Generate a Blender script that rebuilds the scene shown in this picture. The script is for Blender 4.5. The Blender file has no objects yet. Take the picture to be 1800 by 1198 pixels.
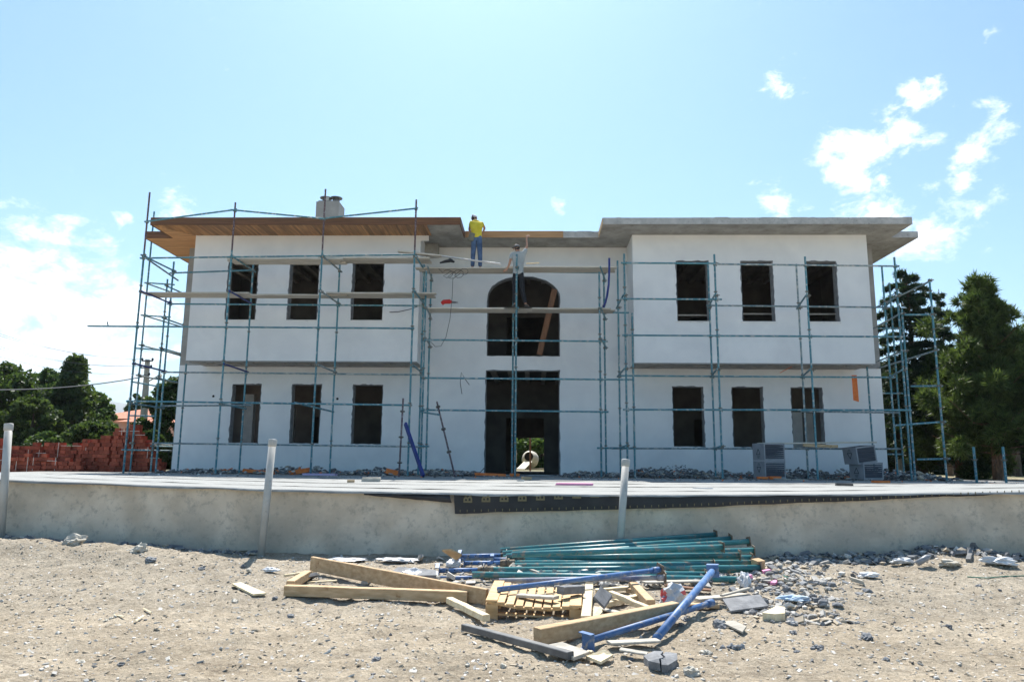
import bpy, bmesh, math, random
import numpy as np
from mathutils import Vector, Matrix, noise as mn
random.seed(7); rng = np.random.default_rng(7)
sc = bpy.context.scene
C = sc.collection
R_ = math.radians
# ------------------------------------------------------------------ camera, sky, sun, exposure
F = 1275.0; CZ = 1.5; PITCH, ROLL, YAW = 9.37, .51, 1.72
RM = Matrix.Rotation(R_(YAW), 3, 'Z') @ Matrix.Rotation(R_(90 + PITCH), 3, 'X') @ Matrix.Rotation(R_(ROLL), 3, 'Z')
cam = bpy.data.cameras.new('camera'); cam.sensor_width = 36; cam.lens = F / 1800 * 36
cam.clip_end = 20000; cam.clip_start = .05
co = bpy.data.objects.new('camera', cam); C.objects.link(co)
co.matrix_world = Matrix.Translation((0, 0, CZ)) @ RM.to_4x4(); sc.camera = co
SUN_EL, SUN_AZ = 57.0, -6.0     # azimuth measured from +Y (ahead of the camera), + to the right
world = bpy.data.worlds.new('World'); sc.world = world; world.use_nodes = True
sun = bpy.data.lights.new('sun', 'SUN'); sun.energy = 4.6; sun.angle = R_(.53); sun.color = (1, .955, .89)
so = bpy.data.objects.new('sun', sun); C.objects.link(so)
sdir = Vector((math.sin(R_(SUN_AZ)) * math.cos(R_(SUN_EL)), math.cos(R_(SUN_AZ)) * math.cos(R_(SUN_EL)), math.sin(R_(SUN_EL))))
so.rotation_euler = sdir.to_track_quat('Z', 'Y').to_euler()
sc.view_settings.view_transform = 'Standard'; sc.view_settings.look = 'None'
sc.view_settings.gamma = 1; sc.view_settings.use_curve_mapping = False
sc.view_settings.exposure = 1.02
sc.cycles.max_bounces = 8; sc.cycles.transparent_max_bounces = 12; sc.cycles.volume_bounces = 0
SKY_K = .088

def U(px, py, Y):
    """the point on the vertical plane at distance Y that the photograph shows at (px, py)"""
    d = RM @ Vector((px - 900, 599 - py, -F)); t = Y / d.y
    return Vector((d.x * t, Y, CZ + d.z * t))
def G(px, py, z=0.):
    d = RM @ Vector((px - 900, 599 - py, -F)); t = (z - CZ) / d.z
    return Vector((d.x * t, d.y * t, z))
def DIR(px, py):
    return (RM @ Vector((px - 900, 599 - py, -F))).normalized()

def nd(nt, typ, **kw):
    n = nt.nodes.new(typ)
    for k, v in kw.items(): setattr(n, k, v)
    return n
def math_(nt, op, a, b=None, clamp=False):
    n = nt.nodes.new('ShaderNodeMath'); n.operation = op; n.use_clamp = clamp
    for i, v in enumerate((a, b)):
        if v is None: continue
        if isinstance(v, (int, float)): n.inputs[i].default_value = v
        else: nt.links.new(v, n.inputs[i])
    return n.outputs[0]
def make_world():
    nt = world.node_tree; nt.nodes.clear(); L = nt.links.new
    out = nd(nt, 'ShaderNodeOutputWorld'); bg = nd(nt, 'ShaderNodeBackground'); bg.inputs[1].default_value = SKY_K
    sky = nd(nt, 'ShaderNodeTexSky', sky_type='NISHITA'); sky.sun_disc = False
    sky.sun_elevation = R_(SUN_EL); sky.sun_rotation = R_(SUN_AZ); sky.altitude = 1000
    sky.air_density = 1.0; sky.dust_density = 2.0; sky.ozone_density = 1.4
    tc = nd(nt, 'ShaderNodeTexCoord')
    nz = nd(nt, 'ShaderNodeTexNoise'); nz.inputs['Scale'].default_value = 19; nz.inputs['Detail'].default_value = 9
    nz.inputs['Roughness'].default_value = .68; nz.inputs['Distortion'].default_value = .25
    mp = nd(nt, 'ShaderNodeMapping'); mp.inputs['Scale'].default_value = (1, 1, 1.7)
    L(tc.outputs['Generated'], mp.inputs[0]); L(mp.outputs[0], nz.inputs['Vector'])
    # cloud banks: soft regions of the sky inside which the noise makes cumulus
    banks = [((1620, 165), .045, .95), ((1580, 225), .06, .9), ((1510, 265), .075, .95), ((1475, 300), .06, .85), ((1530, 330), .05, .8), ((1735, 205), .045, .8), ((1720, 265), .055, .85), ((1700, 335), .07, .8), ((1640, 235), .03, .6), ((1560, 375), .10, .75), ((1370, 138), .05, .62),
             ((1742, 75), .018, .7), ((1380, 375), .06, .72), ((1640, 430), .08, .8), ((1720, 400), .05, .5), ((60, 500), .15, .9), ((150, 560), .16, .95), ((20, 600), .16, .95), ((245, 400), .022, .8), ((200, 620), .13, .9), ((340, 365), .05, .55), ((950, 368), .04, .6), ((520, 300), .02, .5),
             ((-500, 520), .22, .8), ((2300, 420), .2, .8), ((2100, -200), .15, .6), ((500, -700), .2, .6)]
    wn = nd(nt, 'ShaderNodeTexNoise'); wn.inputs['Scale'].default_value = 14; wn.inputs['Detail'].default_value = 4; L(tc.outputs['Generated'], wn.inputs['Vector'])
    w1 = nd(nt, 'ShaderNodeVectorMath', operation='SUBTRACT'); L(wn.outputs['Color'], w1.inputs[0]); w1.inputs[1].default_value = (.5, .5, .5)
    w2 = nd(nt, 'ShaderNodeVectorMath', operation='MULTIPLY_ADD'); L(w1.outputs[0], w2.inputs[0]); w2.inputs[1].default_value = (.13, .13, .09); L(tc.outputs['Generated'], w2.inputs[2])
    tot = None
    for (px, py), rad, amp in banks:
        d = DIR(px, py)
        v = nd(nt, 'ShaderNodeVectorMath', operation='DISTANCE'); L(w2.outputs[0], v.inputs[0]); v.inputs[1].default_value = d
        mr = nd(nt, 'ShaderNodeMapRange', interpolation_type='SMOOTHSTEP'); mr.inputs['From Min'].default_value = rad; mr.inputs['From Max'].default_value = 0
        mr.inputs['To Min'].default_value = 0; mr.inputs['To Max'].default_value = amp
        L(v.outputs['Value'], mr.inputs[0])
        tot = mr.outputs[0] if tot is None else math_(nt, 'MAXIMUM', tot, mr.outputs[0])
    # cloud amount: noise + bank - threshold
    s = math_(nt, 'ADD', nz.outputs[0], math_(nt, 'MULTIPLY', tot, .42))
    mr = nd(nt, 'ShaderNodeMapRange', interpolation_type='SMOOTHSTEP'); mr.inputs['From Min'].default_value = .66; mr.inputs['From Max'].default_value = .98
    L(s, mr.inputs[0])
    mx = nd(nt, 'ShaderNodeMix', data_type='RGBA'); L(mr.outputs[0], mx.inputs[0]); 
    hu = nd(nt, 'ShaderNodeMix', data_type='RGBA', blend_type='MULTIPLY'); hu.inputs[0].default_value = 1; L(sky.outputs[0], hu.inputs[6]); hu.inputs[7].default_value = (.69, .99, 1.06, 1)
    L(hu.outputs[2], mx.inputs[6]); mx.inputs[7].default_value = (10.2, 10.4, 10.7, 1)
    L(mx.outputs[2], bg.inputs[0]); L(bg.outputs[0], out.inputs[0])
make_world()

# ------------------------------------------------------------------ materials
def ramp(nt, fac, stops):
    r = nd(nt, 'ShaderNodeValToRGB'); e = r.color_ramp.elements
    while len(e) < len(stops): e.new(.5)
    for el, (p, c) in zip(e, stops): el.position = p; el.color = (*c, 1)
    nt.links.new(fac, r.inputs[0]); return r.outputs[0]
def noise(nt, vec, scale, detail=4, rough=.55, dist=0):
    n = nd(nt, 'ShaderNodeTexNoise'); n.inputs['Scale'].default_value = scale; n.inputs['Detail'].default_value = detail
    n.inputs['Roughness'].default_value = rough; n.inputs['Distortion'].default_value = dist
    nt.links.new(vec, n.inputs['Vector']); return n.outputs[0]
def mixc(nt, fac, a, b, mode='MIX'):
    m = nd(nt, 'ShaderNodeMix', data_type='RGBA', blend_type=mode)
    for i, v in ((0, fac), (6, a), (7, b)):
        if isinstance(v, (int, float)): m.inputs[i].default_value = v
        elif isinstance(v, tuple): m.inputs[i].default_value = (*v, 1)
        else: nt.links.new(v, m.inputs[i])
    return m.outputs[2]
def mat(name, c1, c2=None, scale=4, stretch=(1, 1, 1), rough=.8, metal=0, bump=0, bscale=30, spots=None, sscale=25, sth=(.58, .66), rnd=0, detail=5, spec=.4, lo=.35, hi=.65, stains=None, stscale=1.2, stth=(.5, .7)):
    m = bpy.data.materials.new(name); m.use_nodes = True; nt = m.node_tree; b = nt.nodes['Principled BSDF']; L = nt.links.new
    tc = nd(nt, 'ShaderNodeTexCoord'); mp = nd(nt, 'ShaderNodeMapping'); mp.inputs['Scale'].default_value = stretch
    L(tc.outputs['Object'], mp.inputs[0]); V = mp.outputs[0]
    if rnd:
        oi = nd(nt, 'ShaderNodeObjectInfo')
        va = nd(nt, 'ShaderNodeVectorMath', operation='ADD'); cb = nd(nt, 'ShaderNodeCombineXYZ')
        L(math_(nt, 'MULTIPLY', oi.outputs['Random'], 37.), cb.inputs[0]); L(math_(nt, 'MULTIPLY', oi.outputs['Random'], 13.), cb.inputs[2])
        L(V, va.inputs[0]); L(cb.outputs[0], va.inputs[1]); V = va.outputs[0]
    col = c1
    if c2: col = ramp(nt, noise(nt, V, scale, detail), [(lo, c1), (hi, c2)])
    if stains:
        f = noise(nt, tc.outputs['Object'], stscale, 7, .65, .4); f = ramp(nt, f, [(stth[0], (0, 0, 0)), (stth[1], (1, 1, 1))])
        col = mixc(nt, f, col, stains)
    if spots:
        f = noise(nt, tc.outputs['Object'], sscale, 5, .7); f = ramp(nt, f, [(sth[0], (0, 0, 0)), (sth[1], (1, 1, 1))])
        col = mixc(nt, f, col, spots)
    if rnd:
        hs = nd(nt, 'ShaderNodeHueSaturation'); v = math_(nt, 'ADD', math_(nt, 'MULTIPLY', oi.outputs['Random'], 2 * rnd), 1 - rnd)
        L(v, hs.inputs['Value'])
        if isinstance(col, tuple): hs.inputs['Color'].default_value = (*col, 1)
        else: L(col, hs.inputs['Color'])
        col = hs.outputs[0]
    if isinstance(col, tuple): b.inputs['Base Color'].default_value = (*col, 1)
    else: L(col, b.inputs['Base Color'])
    b.inputs['Roughness'].default_value = rough; b.inputs['Metallic'].default_value = metal; b.inputs['Specular IOR Level'].default_value = spec
    if bump:
        bp = nd(nt, 'ShaderNodeBump'); bp.inputs['Strength'].default_value = 1; bp.inputs['Distance'].default_value = bump
        L(noise(nt, V, bscale, 6, .6), bp.inputs['Height']); L(bp.outputs[0], b.inputs['Normal'])
    return m
def leafmat(name, dark, light, scale=1.3, trans=.35):
    m = bpy.data.materials.new(name); m.use_nodes = True; nt = m.node_tree; b = nt.nodes['Principled BSDF']; L = nt.links.new
    tc = nd(nt, 'ShaderNodeTexCoord'); g = nd(nt, 'ShaderNodeNewGeometry')
    f = math_(nt, 'ADD', math_(nt, 'MULTIPLY', noise(nt, tc.outputs['Object'], scale, 3), .7), math_(nt, 'MULTIPLY', g.outputs['Random Per Island'], .35))
    col = ramp(nt, f, [(.32, dark), (.72, light)])
    L(col, b.inputs['Base Color']); b.inputs['Roughness'].default_value = .55; b.inputs['Specular IOR Level'].default_value = .35
    t = nd(nt, 'ShaderNodeBsdfTranslucent'); L(mixc(nt, .35, col, (.16, .24, .03), 'MIX'), t.inputs[0])
    mx = nd(nt, 'ShaderNodeMixShader'); mx.inputs[0].default_value = trans
    L(b.outputs[0], mx.inputs[1]); L(t.outputs[0], mx.inputs[2]); L(mx.outputs[0], nt.nodes['Material Output'].inputs[0])
    return m
M = {}
M['render'] = mat('white_render', (.74, .745, .745), (.80, .80, .79), 1.1, rough=.9, bump=.0015, bscale=60, stains=(.68, .685, .69), stscale=.7, stth=(.45, .75))
M['concrete'] = mat('concrete', (.27, .255, .225), (.44, .42, .38), 1.6, rough=.93, bump=.012, bscale=9, spots=(.2, .19, .165), sscale=7, sth=(.56, .7), detail=9)
M['fascia_concrete'] = mat('fascia_concrete', (.34, .34, .33), (.5, .49, .47), 3, rough=.9, bump=.006, bscale=30, spots=(.24, .23, .22), sscale=14)
M['grey_plaster'] = mat('grey_plaster', (.25, .245, .23), (.33, .32, .3), 2, rough=.95, bump=.004, bscale=30)
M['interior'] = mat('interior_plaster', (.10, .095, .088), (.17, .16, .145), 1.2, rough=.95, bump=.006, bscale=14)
M['interior_light'] = mat('interior_light', (.55, .54, .52), (.68, .67, .64), 3, rough=.9, bump=.003, spots=(.3, .28, .26), sscale=12, sth=(.62, .7))
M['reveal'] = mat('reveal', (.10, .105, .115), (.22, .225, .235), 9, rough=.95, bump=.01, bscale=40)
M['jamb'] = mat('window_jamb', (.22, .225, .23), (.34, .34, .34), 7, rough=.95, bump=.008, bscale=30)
M['wood_dark'] = mat('fascia_wood', (.10, .045, .02), (.19, .085, .035), 6, (.25, 6, 6), rough=.6, bump=.002, bscale=20)
M['wood_fascia2'] = mat('fascia_new_wood', (.34, .19, .09), (.46, .27, .13), 5, (.3, 6, 6), rough=.6)
M['soffit'] = mat('soffit_wood', (.27, .125, .05), (.46, .245, .10), 3, (4, .5, 4), rough=.55, rnd=.35)
M['soffit_side'] = mat('soffit_side_wood', (.42, .21, .09), (.56, .31, .14), 3, (.5, 4, 4), rough=.55, rnd=.12)
M['plank'] = mat('plank_wood', (.42, .38, .31), (.64, .58, .49), 5, (.35, 5, 5), rough=.85, bump=.004, bscale=30, spots=(.62, .60, .56), sscale=8, sth=(.58, .7), rnd=.15)
M['board_brown'] = mat('brown_board', (.14, .06, .028), (.22, .10, .045), 5, (3, 3, .4), rough=.6)
M['timber'] = mat('timber', (.44, .29, .155), (.60, .43, .26), 4, (1.2, 6, 6), rough=.8, bump=.004, bscale=20, spots=(.30, .16, .07), sscale=5, sth=(.64, .7), rnd=.12)
M['pale_timber'] = mat('pale_timber', (.62, .50, .31), (.78, .68, .48), 4, (3, 3, 3), rough=.8, bump=.004, bscale=25, rnd=.1)
M['pallet'] = mat('pallet_wood', (.50, .32, .15), (.66, .46, .25), 4, (2, 5, 5), rough=.75, bump=.003, rnd=.12)
M['grey_wood'] = mat('grey_wood', (.36, .33, .28), (.52, .48, .41), 4, (2, 5, 5), rough=.9, bump=.004, rnd=.12)
M['tube'] = mat('scaffold_paint', (.045, .165, .21), (.085, .24, .28), 2.5, rough=.5, bump=.002, bscale=50, spots=(.42, .43, .41), sscale=11, sth=(.53, .62), rnd=.12, detail=6)
M['tube_worn'] = mat('scaffold_worn', (.10, .19, .22), (.22, .27, .27), 4, rough=.6, bump=.002, bscale=50, spots=(.45, .44, .41), sscale=12, sth=(.50, .6), rnd=.1)
M['tube_rust'] = mat('scaffold_primer', (.075, .045, .055), (.13, .075, .07), 4, rough=.6, spots=(.42, .40, .40), sscale=22, sth=(.55, .63))
M['tube_blue'] = mat('blue_paint', (.012, .025, .14), (.025, .045, .22), 3, rough=.45)
M['clamp'] = mat('clamp', (.12, .13, .12), (.25, .22, .18), 20, rough=.7, metal=.3)
M['teal'] = mat('prop_teal', (.03, .17, .185), (.09, .28, .29), 5, (.6, 3, 3), rough=.42, bump=.0015, spots=(.27, .235, .19), sscale=11, sth=(.53, .64), rnd=.22, spec=.4, detail=9)
M['prop_blue'] = mat('prop_blue', (.045, .12, .29), (.11, .21, .41), 6, rough=.5, spots=(.33, .32, .31), sscale=14, sth=(.54, .66), rnd=.15, spec=.4, detail=9, bump=.001)
M['prop_grey'] = mat('prop_weathered', (.14, .17, .30), (.42, .41, .40), 7, rough=.6, spots=(.5, .48, .44), sscale=25)
M['rust'] = mat('rusty_collar', (.12, .085, .055), (.28, .22, .16), 20, rough=.8)
M['dark_steel'] = mat('dark_steel', (.09, .095, .10), (.17, .17, .17), 8, rough=.6, metal=.3)
M['brick'] = mat('brick_clay', (.22, .05, .028), (.36, .09, .05), 6, rough=.9, bump=.004, rnd=.3)
M['strap'] = mat('strap', (.75, .7, .62), rough=.6)
M['hole'] = mat('hole_dark', (.02, .02, .02), rough=.9)
M['pvc'] = mat('pvc', (.40, .395, .365), (.50, .49, .455), 3, rough=.5, spots=(.28, .27, .24), sscale=14, sth=(.60, .72), bump=.001)
M['foil'] = mat('foil_membrane', (.20, .205, .20), (.43, .43, .41), 3.4, (.22, 12, 1), rough=.85, spec=.15, metal=.0, bump=.006, bscale=5, spots=(.24, .24, .23), sscale=5, sth=(.56, .8), detail=10)
M['bitumen'] = mat('bitumen', (.018, .019, .022), (.035, .035, .038), 3, rough=.55, bump=.004, bscale=6)
M['print'] = mat('tan_print', (.20, .165, .09), rough=.7)
M['wallp'] = mat('rough_plaster', (.54, .455, .35), (.71, .62, .50), 2.2, rough=.95, bump=.008, bscale=18, spots=(.36, .325, .27), sscale=10, sth=(.52, .74), detail=9, stains=(.42, .38, .315), stscale=.7, stth=(.44, .76))
M['foam_grey'] = mat('grey_foam', (.14, .143, .15), (.24, .243, .25), 10, rough=.9, bump=.004, bscale=60)
M['foam_dark'] = mat('dark_foam', (.06, .065, .08), (.10, .105, .12), 3, (.5, .5, 14), rough=.9, bump=.004, bscale=50)
M['wrap'] = mat('wrap_film', (.24, .25, .27), (.30, .31, .33), 3, rough=.35)
M['pink'] = mat('pink_foam', (.72, .26, .45), (.80, .34, .52), 5, rough=.8)
M['lilac'] = mat('lilac_foam', (.48, .36, .52), (.55, .43, .58), 5, rough=.8)
M['orange'] = mat('orange_plastic', (.75, .16, .03), (.85, .24, .06), 9, rough=.6)
M['bag'] = mat('white_plastic', (.50, .51, .53), (.68, .68, .68), 7, rough=.4, bump=.02, bscale=7)
M['cement_red'] = mat('bag_red', (.70, .08, .08), (.8, .2, .18), 6, rough=.5)
M['bluecloth'] = mat('blue_cloth', (.35, .48, .62), (.6, .68, .76), 9, rough=.8, bump=.01, bscale=12)
M['card'] = mat('cardboard', (.42, .29, .16), (.54, .38, .22), 7, rough=.85)
M['stone'] = mat('pale_stone', (.46, .42, .35), (.60, .56, .48), 5, rough=.9, bump=.006, bscale=14, rnd=.2)
M['stone_grey'] = mat('grey_stone', (.16, .165, .175), (.26, .265, .27), 9, rough=.92, bump=.008, bscale=25, rnd=.25)
M['chip_dark'] = mat('chip_dark', (.09, .09, .095), (.17, .168, .168), 12, rough=.9)
M['chip_mid'] = mat('chip_mid', (.30, .29, .27), (.42, .4, .37), 12, rough=.95)
M['chip_pale'] = mat('chip_pale', (.52, .48, .42), (.68, .65, .6), 12, rough=.95)
M['chip_sand'] = mat('chip_sand', (.36, .30, .22), (.46, .39, .3), 12, rough=.95)
M['greenwire'] = mat('green_twine', (.03, .22, .16), rough=.6)
M['black'] = mat('black_rubber', (.02, .02, .022), rough=.6)
M['bark'] = mat('bark', (.07, .05, .035), (.16, .115, .08), 6, (3, 3, .6), rough=.95, bump=.03, bscale=10)
M['bark_red'] = mat('pine_bark', (.10, .06, .04), (.26, .14, .08), 5, (3, 3, .7), rough=.95, bump=.03, bscale=9, spots=(.34, .30, .26), sscale=3, sth=(.55, .7))
M['bark_white'] = mat('limewash', (.5, .48, .44), (.62, .6, .56), 6, rough=.95, bump=.02, bscale=9)
M['leaf_a'] = leafmat('leaf_dark', (.014, .032, .012), (.06, .11, .025))
M['leaf_b'] = leafmat('leaf_mid', (.03, .07, .02), (.10, .17, .04))
M['leaf_c'] = leafmat('leaf_linden', (.018, .045, .016), (.09, .13, .035), 2.2)
M['needle'] = leafmat('pine_needles', (.016, .042, .014), (.135, .185, .05), 2.2, .35)
M['cedar'] = leafmat('cedar_needles', (.016, .036, .020), (.045, .085, .040), 1.0, .2)
M['pinkwall'] = mat('pink_wall', (.62, .33, .24), (.70, .38, .28), 2, rough=.9)
M['tiles'] = mat('roof_tiles', (.45, .17, .10), (.58, .25, .16), 6, rough=.9)
M['polec'] = mat('pole_concrete', (.42, .38, .31), (.52, .48, .4), 3, rough=.9)
M['cable'] = mat('cable_grey', (.12, .13, .14), rough=.6)
M['cream'] = mat('mixer_paint', (.48, .44, .35), (.60, .56, .46), 5, rough=.6, spots=(.3, .26, .2), sscale=12)
M['skin'] = mat('skin', (.42, .22, .14), (.48, .27, .18), 8, rough=.6)
M['yellow'] = mat('yellow_cotton', (.62, .48, .03), (.74, .60, .06), 5, rough=.9, bump=.015, bscale=9)
M['greyshirt'] = mat('grey_cotton', (.30, .33, .33), (.42, .44, .43), 5, rough=.9, bump=.015, bscale=9)
M['denim'] = mat('denim', (.03, .06, .13), (.09, .15, .26), 5, rough=.9, bump=.015, bscale=9)
M['blacktrouser'] = mat('dark_trousers', (.012, .013, .017), (.022, .023, .028), 5, rough=.9, bump=.01)
M['canvas'] = mat('canvas_pouch', (.14, .14, .11), (.2, .2, .16), 9, rough=.9)
M['capgrey'] = mat('cap_grey', (.14, .14, .14), rough=.9)
M['capwhite'] = mat('cap_white', (.55, .53, .6), rough=.9)
M['hair'] = mat('hair', (.012, .01, .009), rough=.7)
M['shoe'] = mat('shoe', (.05, .045, .04), rough=.8)
M['red'] = mat('red_tool', (.5, .02, .015), rough=.4)
M['hill'] = mat('hill', (.16, .17, .12), (.22, .21, .15), .003, rough=1)

# ------------------------------------------------------------------ mesh helpers
class MB:
    def __init__(s): s.v = []; s.f = []; s.m = []
    def add(s, vs, fs, mi=0):
        b = len(s.v); s.v += [tuple(v) for v in vs]; s.f += [tuple(i + b for i in f) for f in fs]; s.m += [mi] * len(fs); return s
    def box(s, x0, x1, y0, y1, z0, z1, mi=0):
        return s.add([(x0, y0, z0), (x1, y0, z0), (x1, y1, z0), (x0, y1, z0), (x0, y0, z1), (x1, y0, z1), (x1, y1, z1), (x0, y1, z1)],
                     [(0, 3, 2, 1), (4, 5, 6, 7), (0, 1, 5, 4), (1, 2, 6, 5), (2, 3, 7, 6), (3, 0, 4, 7)], mi)
    def obox(s, c, sx, sy, sz, rot=None, mi=0, jit=0):
        rot = rot or Matrix.Identity(3); vs = []
        for k in (-1, 1):
            for (i, j) in ((-1, -1), (1, -1), (1, 1), (-1, 1)):
                p = Vector((i * sx / 2, j * sy / 2, k * sz / 2))
                if jit: p += Vector((random.uniform(-jit, jit) * sx, random.uniform(-jit, jit) * sy, random.uniform(-jit, jit) * sz))
                vs.append(rot @ p + Vector(c))
        return s.add(vs, [(0, 3, 2, 1), (4, 5, 6, 7), (0, 1, 5, 4), (1, 2, 6, 5), (2, 3, 7, 6), (3, 0, 4, 7)], mi)
    def ring(s, pts, rad, n=8, cap=True, mi=0, ph=0.):
        """a tube through pts; rad is a number or a list"""
        pts = [Vector(p) for p in pts]; N = len(pts); rad = rad if isinstance(rad, (list, tuple)) else [rad] * N
        vs = []; ref = None
        for i, p in enumerate(pts):
            t = (pts[min(i + 1, N - 1)] - pts[max(i - 1, 0)]).normalized()
            if ref is None: ref = t.orthogonal().normalized()
            ref = (ref - t * ref.dot(t)); ref = ref.normalized() if ref.length > 1e-6 else t.orthogonal().normalized()
            b = t.cross(ref)
            for k in range(n):
                a = 2 * math.pi * k / n + ph; vs.append(p + (ref * math.cos(a) + b * math.sin(a)) * rad[i])
        fs = [(i * n + k, i * n + (k + 1) % n, (i + 1) * n + (k + 1) % n, (i + 1) * n + k) for i in range(N - 1) for k in range(n)]
        if cap: fs += [tuple(range(n))[::-1], tuple((N - 1) * n + k for k in range(n))]
        return s.add(vs, fs, mi)
    def beam(s, p0, p1, w, h, ch=.004, up=(0, 0, 1), mi=0, taper=1., n=2, wob=0., roll=0.):
        """a chamfered rectangular bar from p0 to p1 (w sideways, h along up)"""
        p0 = Vector(p0); p1 = Vector(p1); t = (p1 - p0).normalized(); u = Vector(up); side = t.cross(u).normalized(); u = side.cross(t).normalized()
        if roll: q = Matrix.Rotation(roll, 3, t); side = q @ side; u = q @ u
        prof = [(-w / 2 + ch, -h / 2), (w / 2 - ch, -h / 2), (w / 2, -h / 2 + ch), (w / 2, h / 2 - ch), (w / 2 - ch, h / 2), (-w / 2 + ch, h / 2), (-w / 2, h / 2 - ch), (-w / 2, -h / 2 + ch)]
        vs = []
        for i in range(n):
            k = i / (n - 1); c = p0.lerp(p1, k); sc_ = 1 + (taper - 1) * k
            c = c + u * random.uniform(-wob, wob) * (0 < i < n - 1)
            vs += [c + side * a * sc_ + u * b * sc_ for a, b in prof]
        fs = [(i * 8 + k, i * 8 + (k + 1) % 8, (i + 1) * 8 + (k + 1) % 8, (i + 1) * 8 + k) for i in range(n - 1) for k in range(8)] + [tuple(range(8))[::-1], tuple((n - 1) * 8 + k for k in range(8))]
        return s.add(vs, fs, mi)
    def rock(s, c, r, sq=(1, 1, .7), mi=0, seed=None, lvl=1):
        q = _ICO[lvl]; rr = random.Random(seed) if seed is not None else random
        off = Vector((rr.uniform(-50, 50), rr.uniform(-50, 50), rr.uniform(-50, 50))); rot = Matrix.Rotation(rr.uniform(0, 6.3), 3, 'Z')
        vs = []
        for v in q[0]:
            k = 1 + .75 * mn.noise(v * 1.1 + off) + ((.42 * mn.noise(v * 3 + off) + .2 * mn.noise(v * 8 + off)) if lvl > 1 else 0)
            vs.append(rot @ Vector((v.x * sq[0], v.y * sq[1], v.z * sq[2])) * r * k + Vector(c))
        return s.add(vs, q[1], mi)
def ico(l):
    bm = bmesh.new(); bmesh.ops.create_icosphere(bm, subdivisions=l, radius=1); r = ([v.co.copy() for v in bm.verts], [tuple(v.index for v in f.verts) for f in bm.faces]); bm.free(); return r
_ICO = {1: ico(1), 2: ico(2), 3: ico(3)}
ORG = {}
def tagd(o, label=None, cat=None, group=None, kind=None):
    for k, v in (('label', label), ('category', cat), ('group', group), ('kind', kind)):
        if v: o[k] = v
    return o
def thing(name, label, cat, loc, group=None):
    o = bpy.data.objects.new(name, None); C.objects.link(o); o.empty_display_size = .2; o.location = loc; ORG[o.name] = Vector(loc)
    return tagd(o, label, cat, group)
def build(name, mb, mats, parent=None, smooth=False, **tg):
    me = bpy.data.meshes.new(name)
    if parent is not None: org = ORG[parent.name]
    else:
        a = np.array(mb.v); org = Vector(((a[:, 0].min() + a[:, 0].max()) / 2, (a[:, 1].min() + a[:, 1].max()) / 2, a[:, 2].min()))
    me.from_pydata([(v[0] - org[0], v[1] - org[1], v[2] - org[2]) for v in mb.v], [], mb.f)
    mats = mats if isinstance(mats, (list, tuple)) else [mats]
    for m in mats: me.materials.append(M[m] if isinstance(m, str) else m)
    if len(mats) > 1: me.polygons.foreach_set('material_index', mb.m)
    if smooth: me.polygons.foreach_set('use_smooth', [True] * len(me.polygons))
    me.update()
    o = bpy.data.objects.new(name, me); C.objects.link(o); ORG[o.name] = org
    if parent is not None: o.parent = parent
    else: o.location = org
    return tagd(o, **tg)
def inst(name, me, parent, loc, rot=None, scale=None, **tg):
    o = bpy.data.objects.new(name, me); C.objects.link(o)
    if parent is not None: o.parent = parent; o.location = Vector(loc) - ORG[parent.name]
    else: o.location = loc
    ORG[o.name] = Vector(loc)
    if rot: o.rotation_euler = rot
    if scale: o.scale = scale
    return tagd(o, **tg)
def protomesh(name, mb, mats, smooth=False):
    me = bpy.data.meshes.new(name); me.from_pydata(mb.v, [], mb.f)
    mats = mats if isinstance(mats, (list, tuple)) else [mats]
    for m in mats: me.materials.append(M[m])
    if len(mats) > 1: me.polygons.foreach_set('material_index', mb.m)
    if smooth: me.polygons.foreach_set('use_smooth', [True] * len(me.polygons))
    return me
def quadmesh(name, q, m, parent=None, **tg):
    """numpy (n,4,3) quads or (n,3,3) triangles to one mesh"""
    n, k, _ = q.shape; org = ORG[parent.name] if parent is not None else Vector((q[..., 0].mean(), q[..., 1].mean(), q[..., 2].min()))
    me = bpy.data.meshes.new(name); me.vertices.add(n * k); me.vertices.foreach_set('co', (q - np.array(org)).reshape(-1).astype(np.float32))
    me.loops.add(n * k); me.loops.foreach_set('vertex_index', np.arange(n * k, dtype=np.int32))
    me.polygons.add(n); me.polygons.foreach_set('loop_start', np.arange(0, n * k, k, dtype=np.int32)); me.polygons.foreach_set('loop_total', np.full(n, k, dtype=np.int32))
    me.materials.append(M[m]); me.update(calc_edges=True); me.validate()
    o = bpy.data.objects.new(name, me); C.objects.link(o); ORG[o.name] = org
    if parent is not None: o.parent = parent
    else: o.location = org
    return tagd(o, **tg)
def fb(x, y, s=1., o=4, seed=0.): return mn.fractal(Vector((x * s + seed, y * s - seed, seed * .37)), .9, 2.1, o)
def smooth01(t): t = min(1, max(0, t)); return t * t * (3 - 2 * t)

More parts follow.
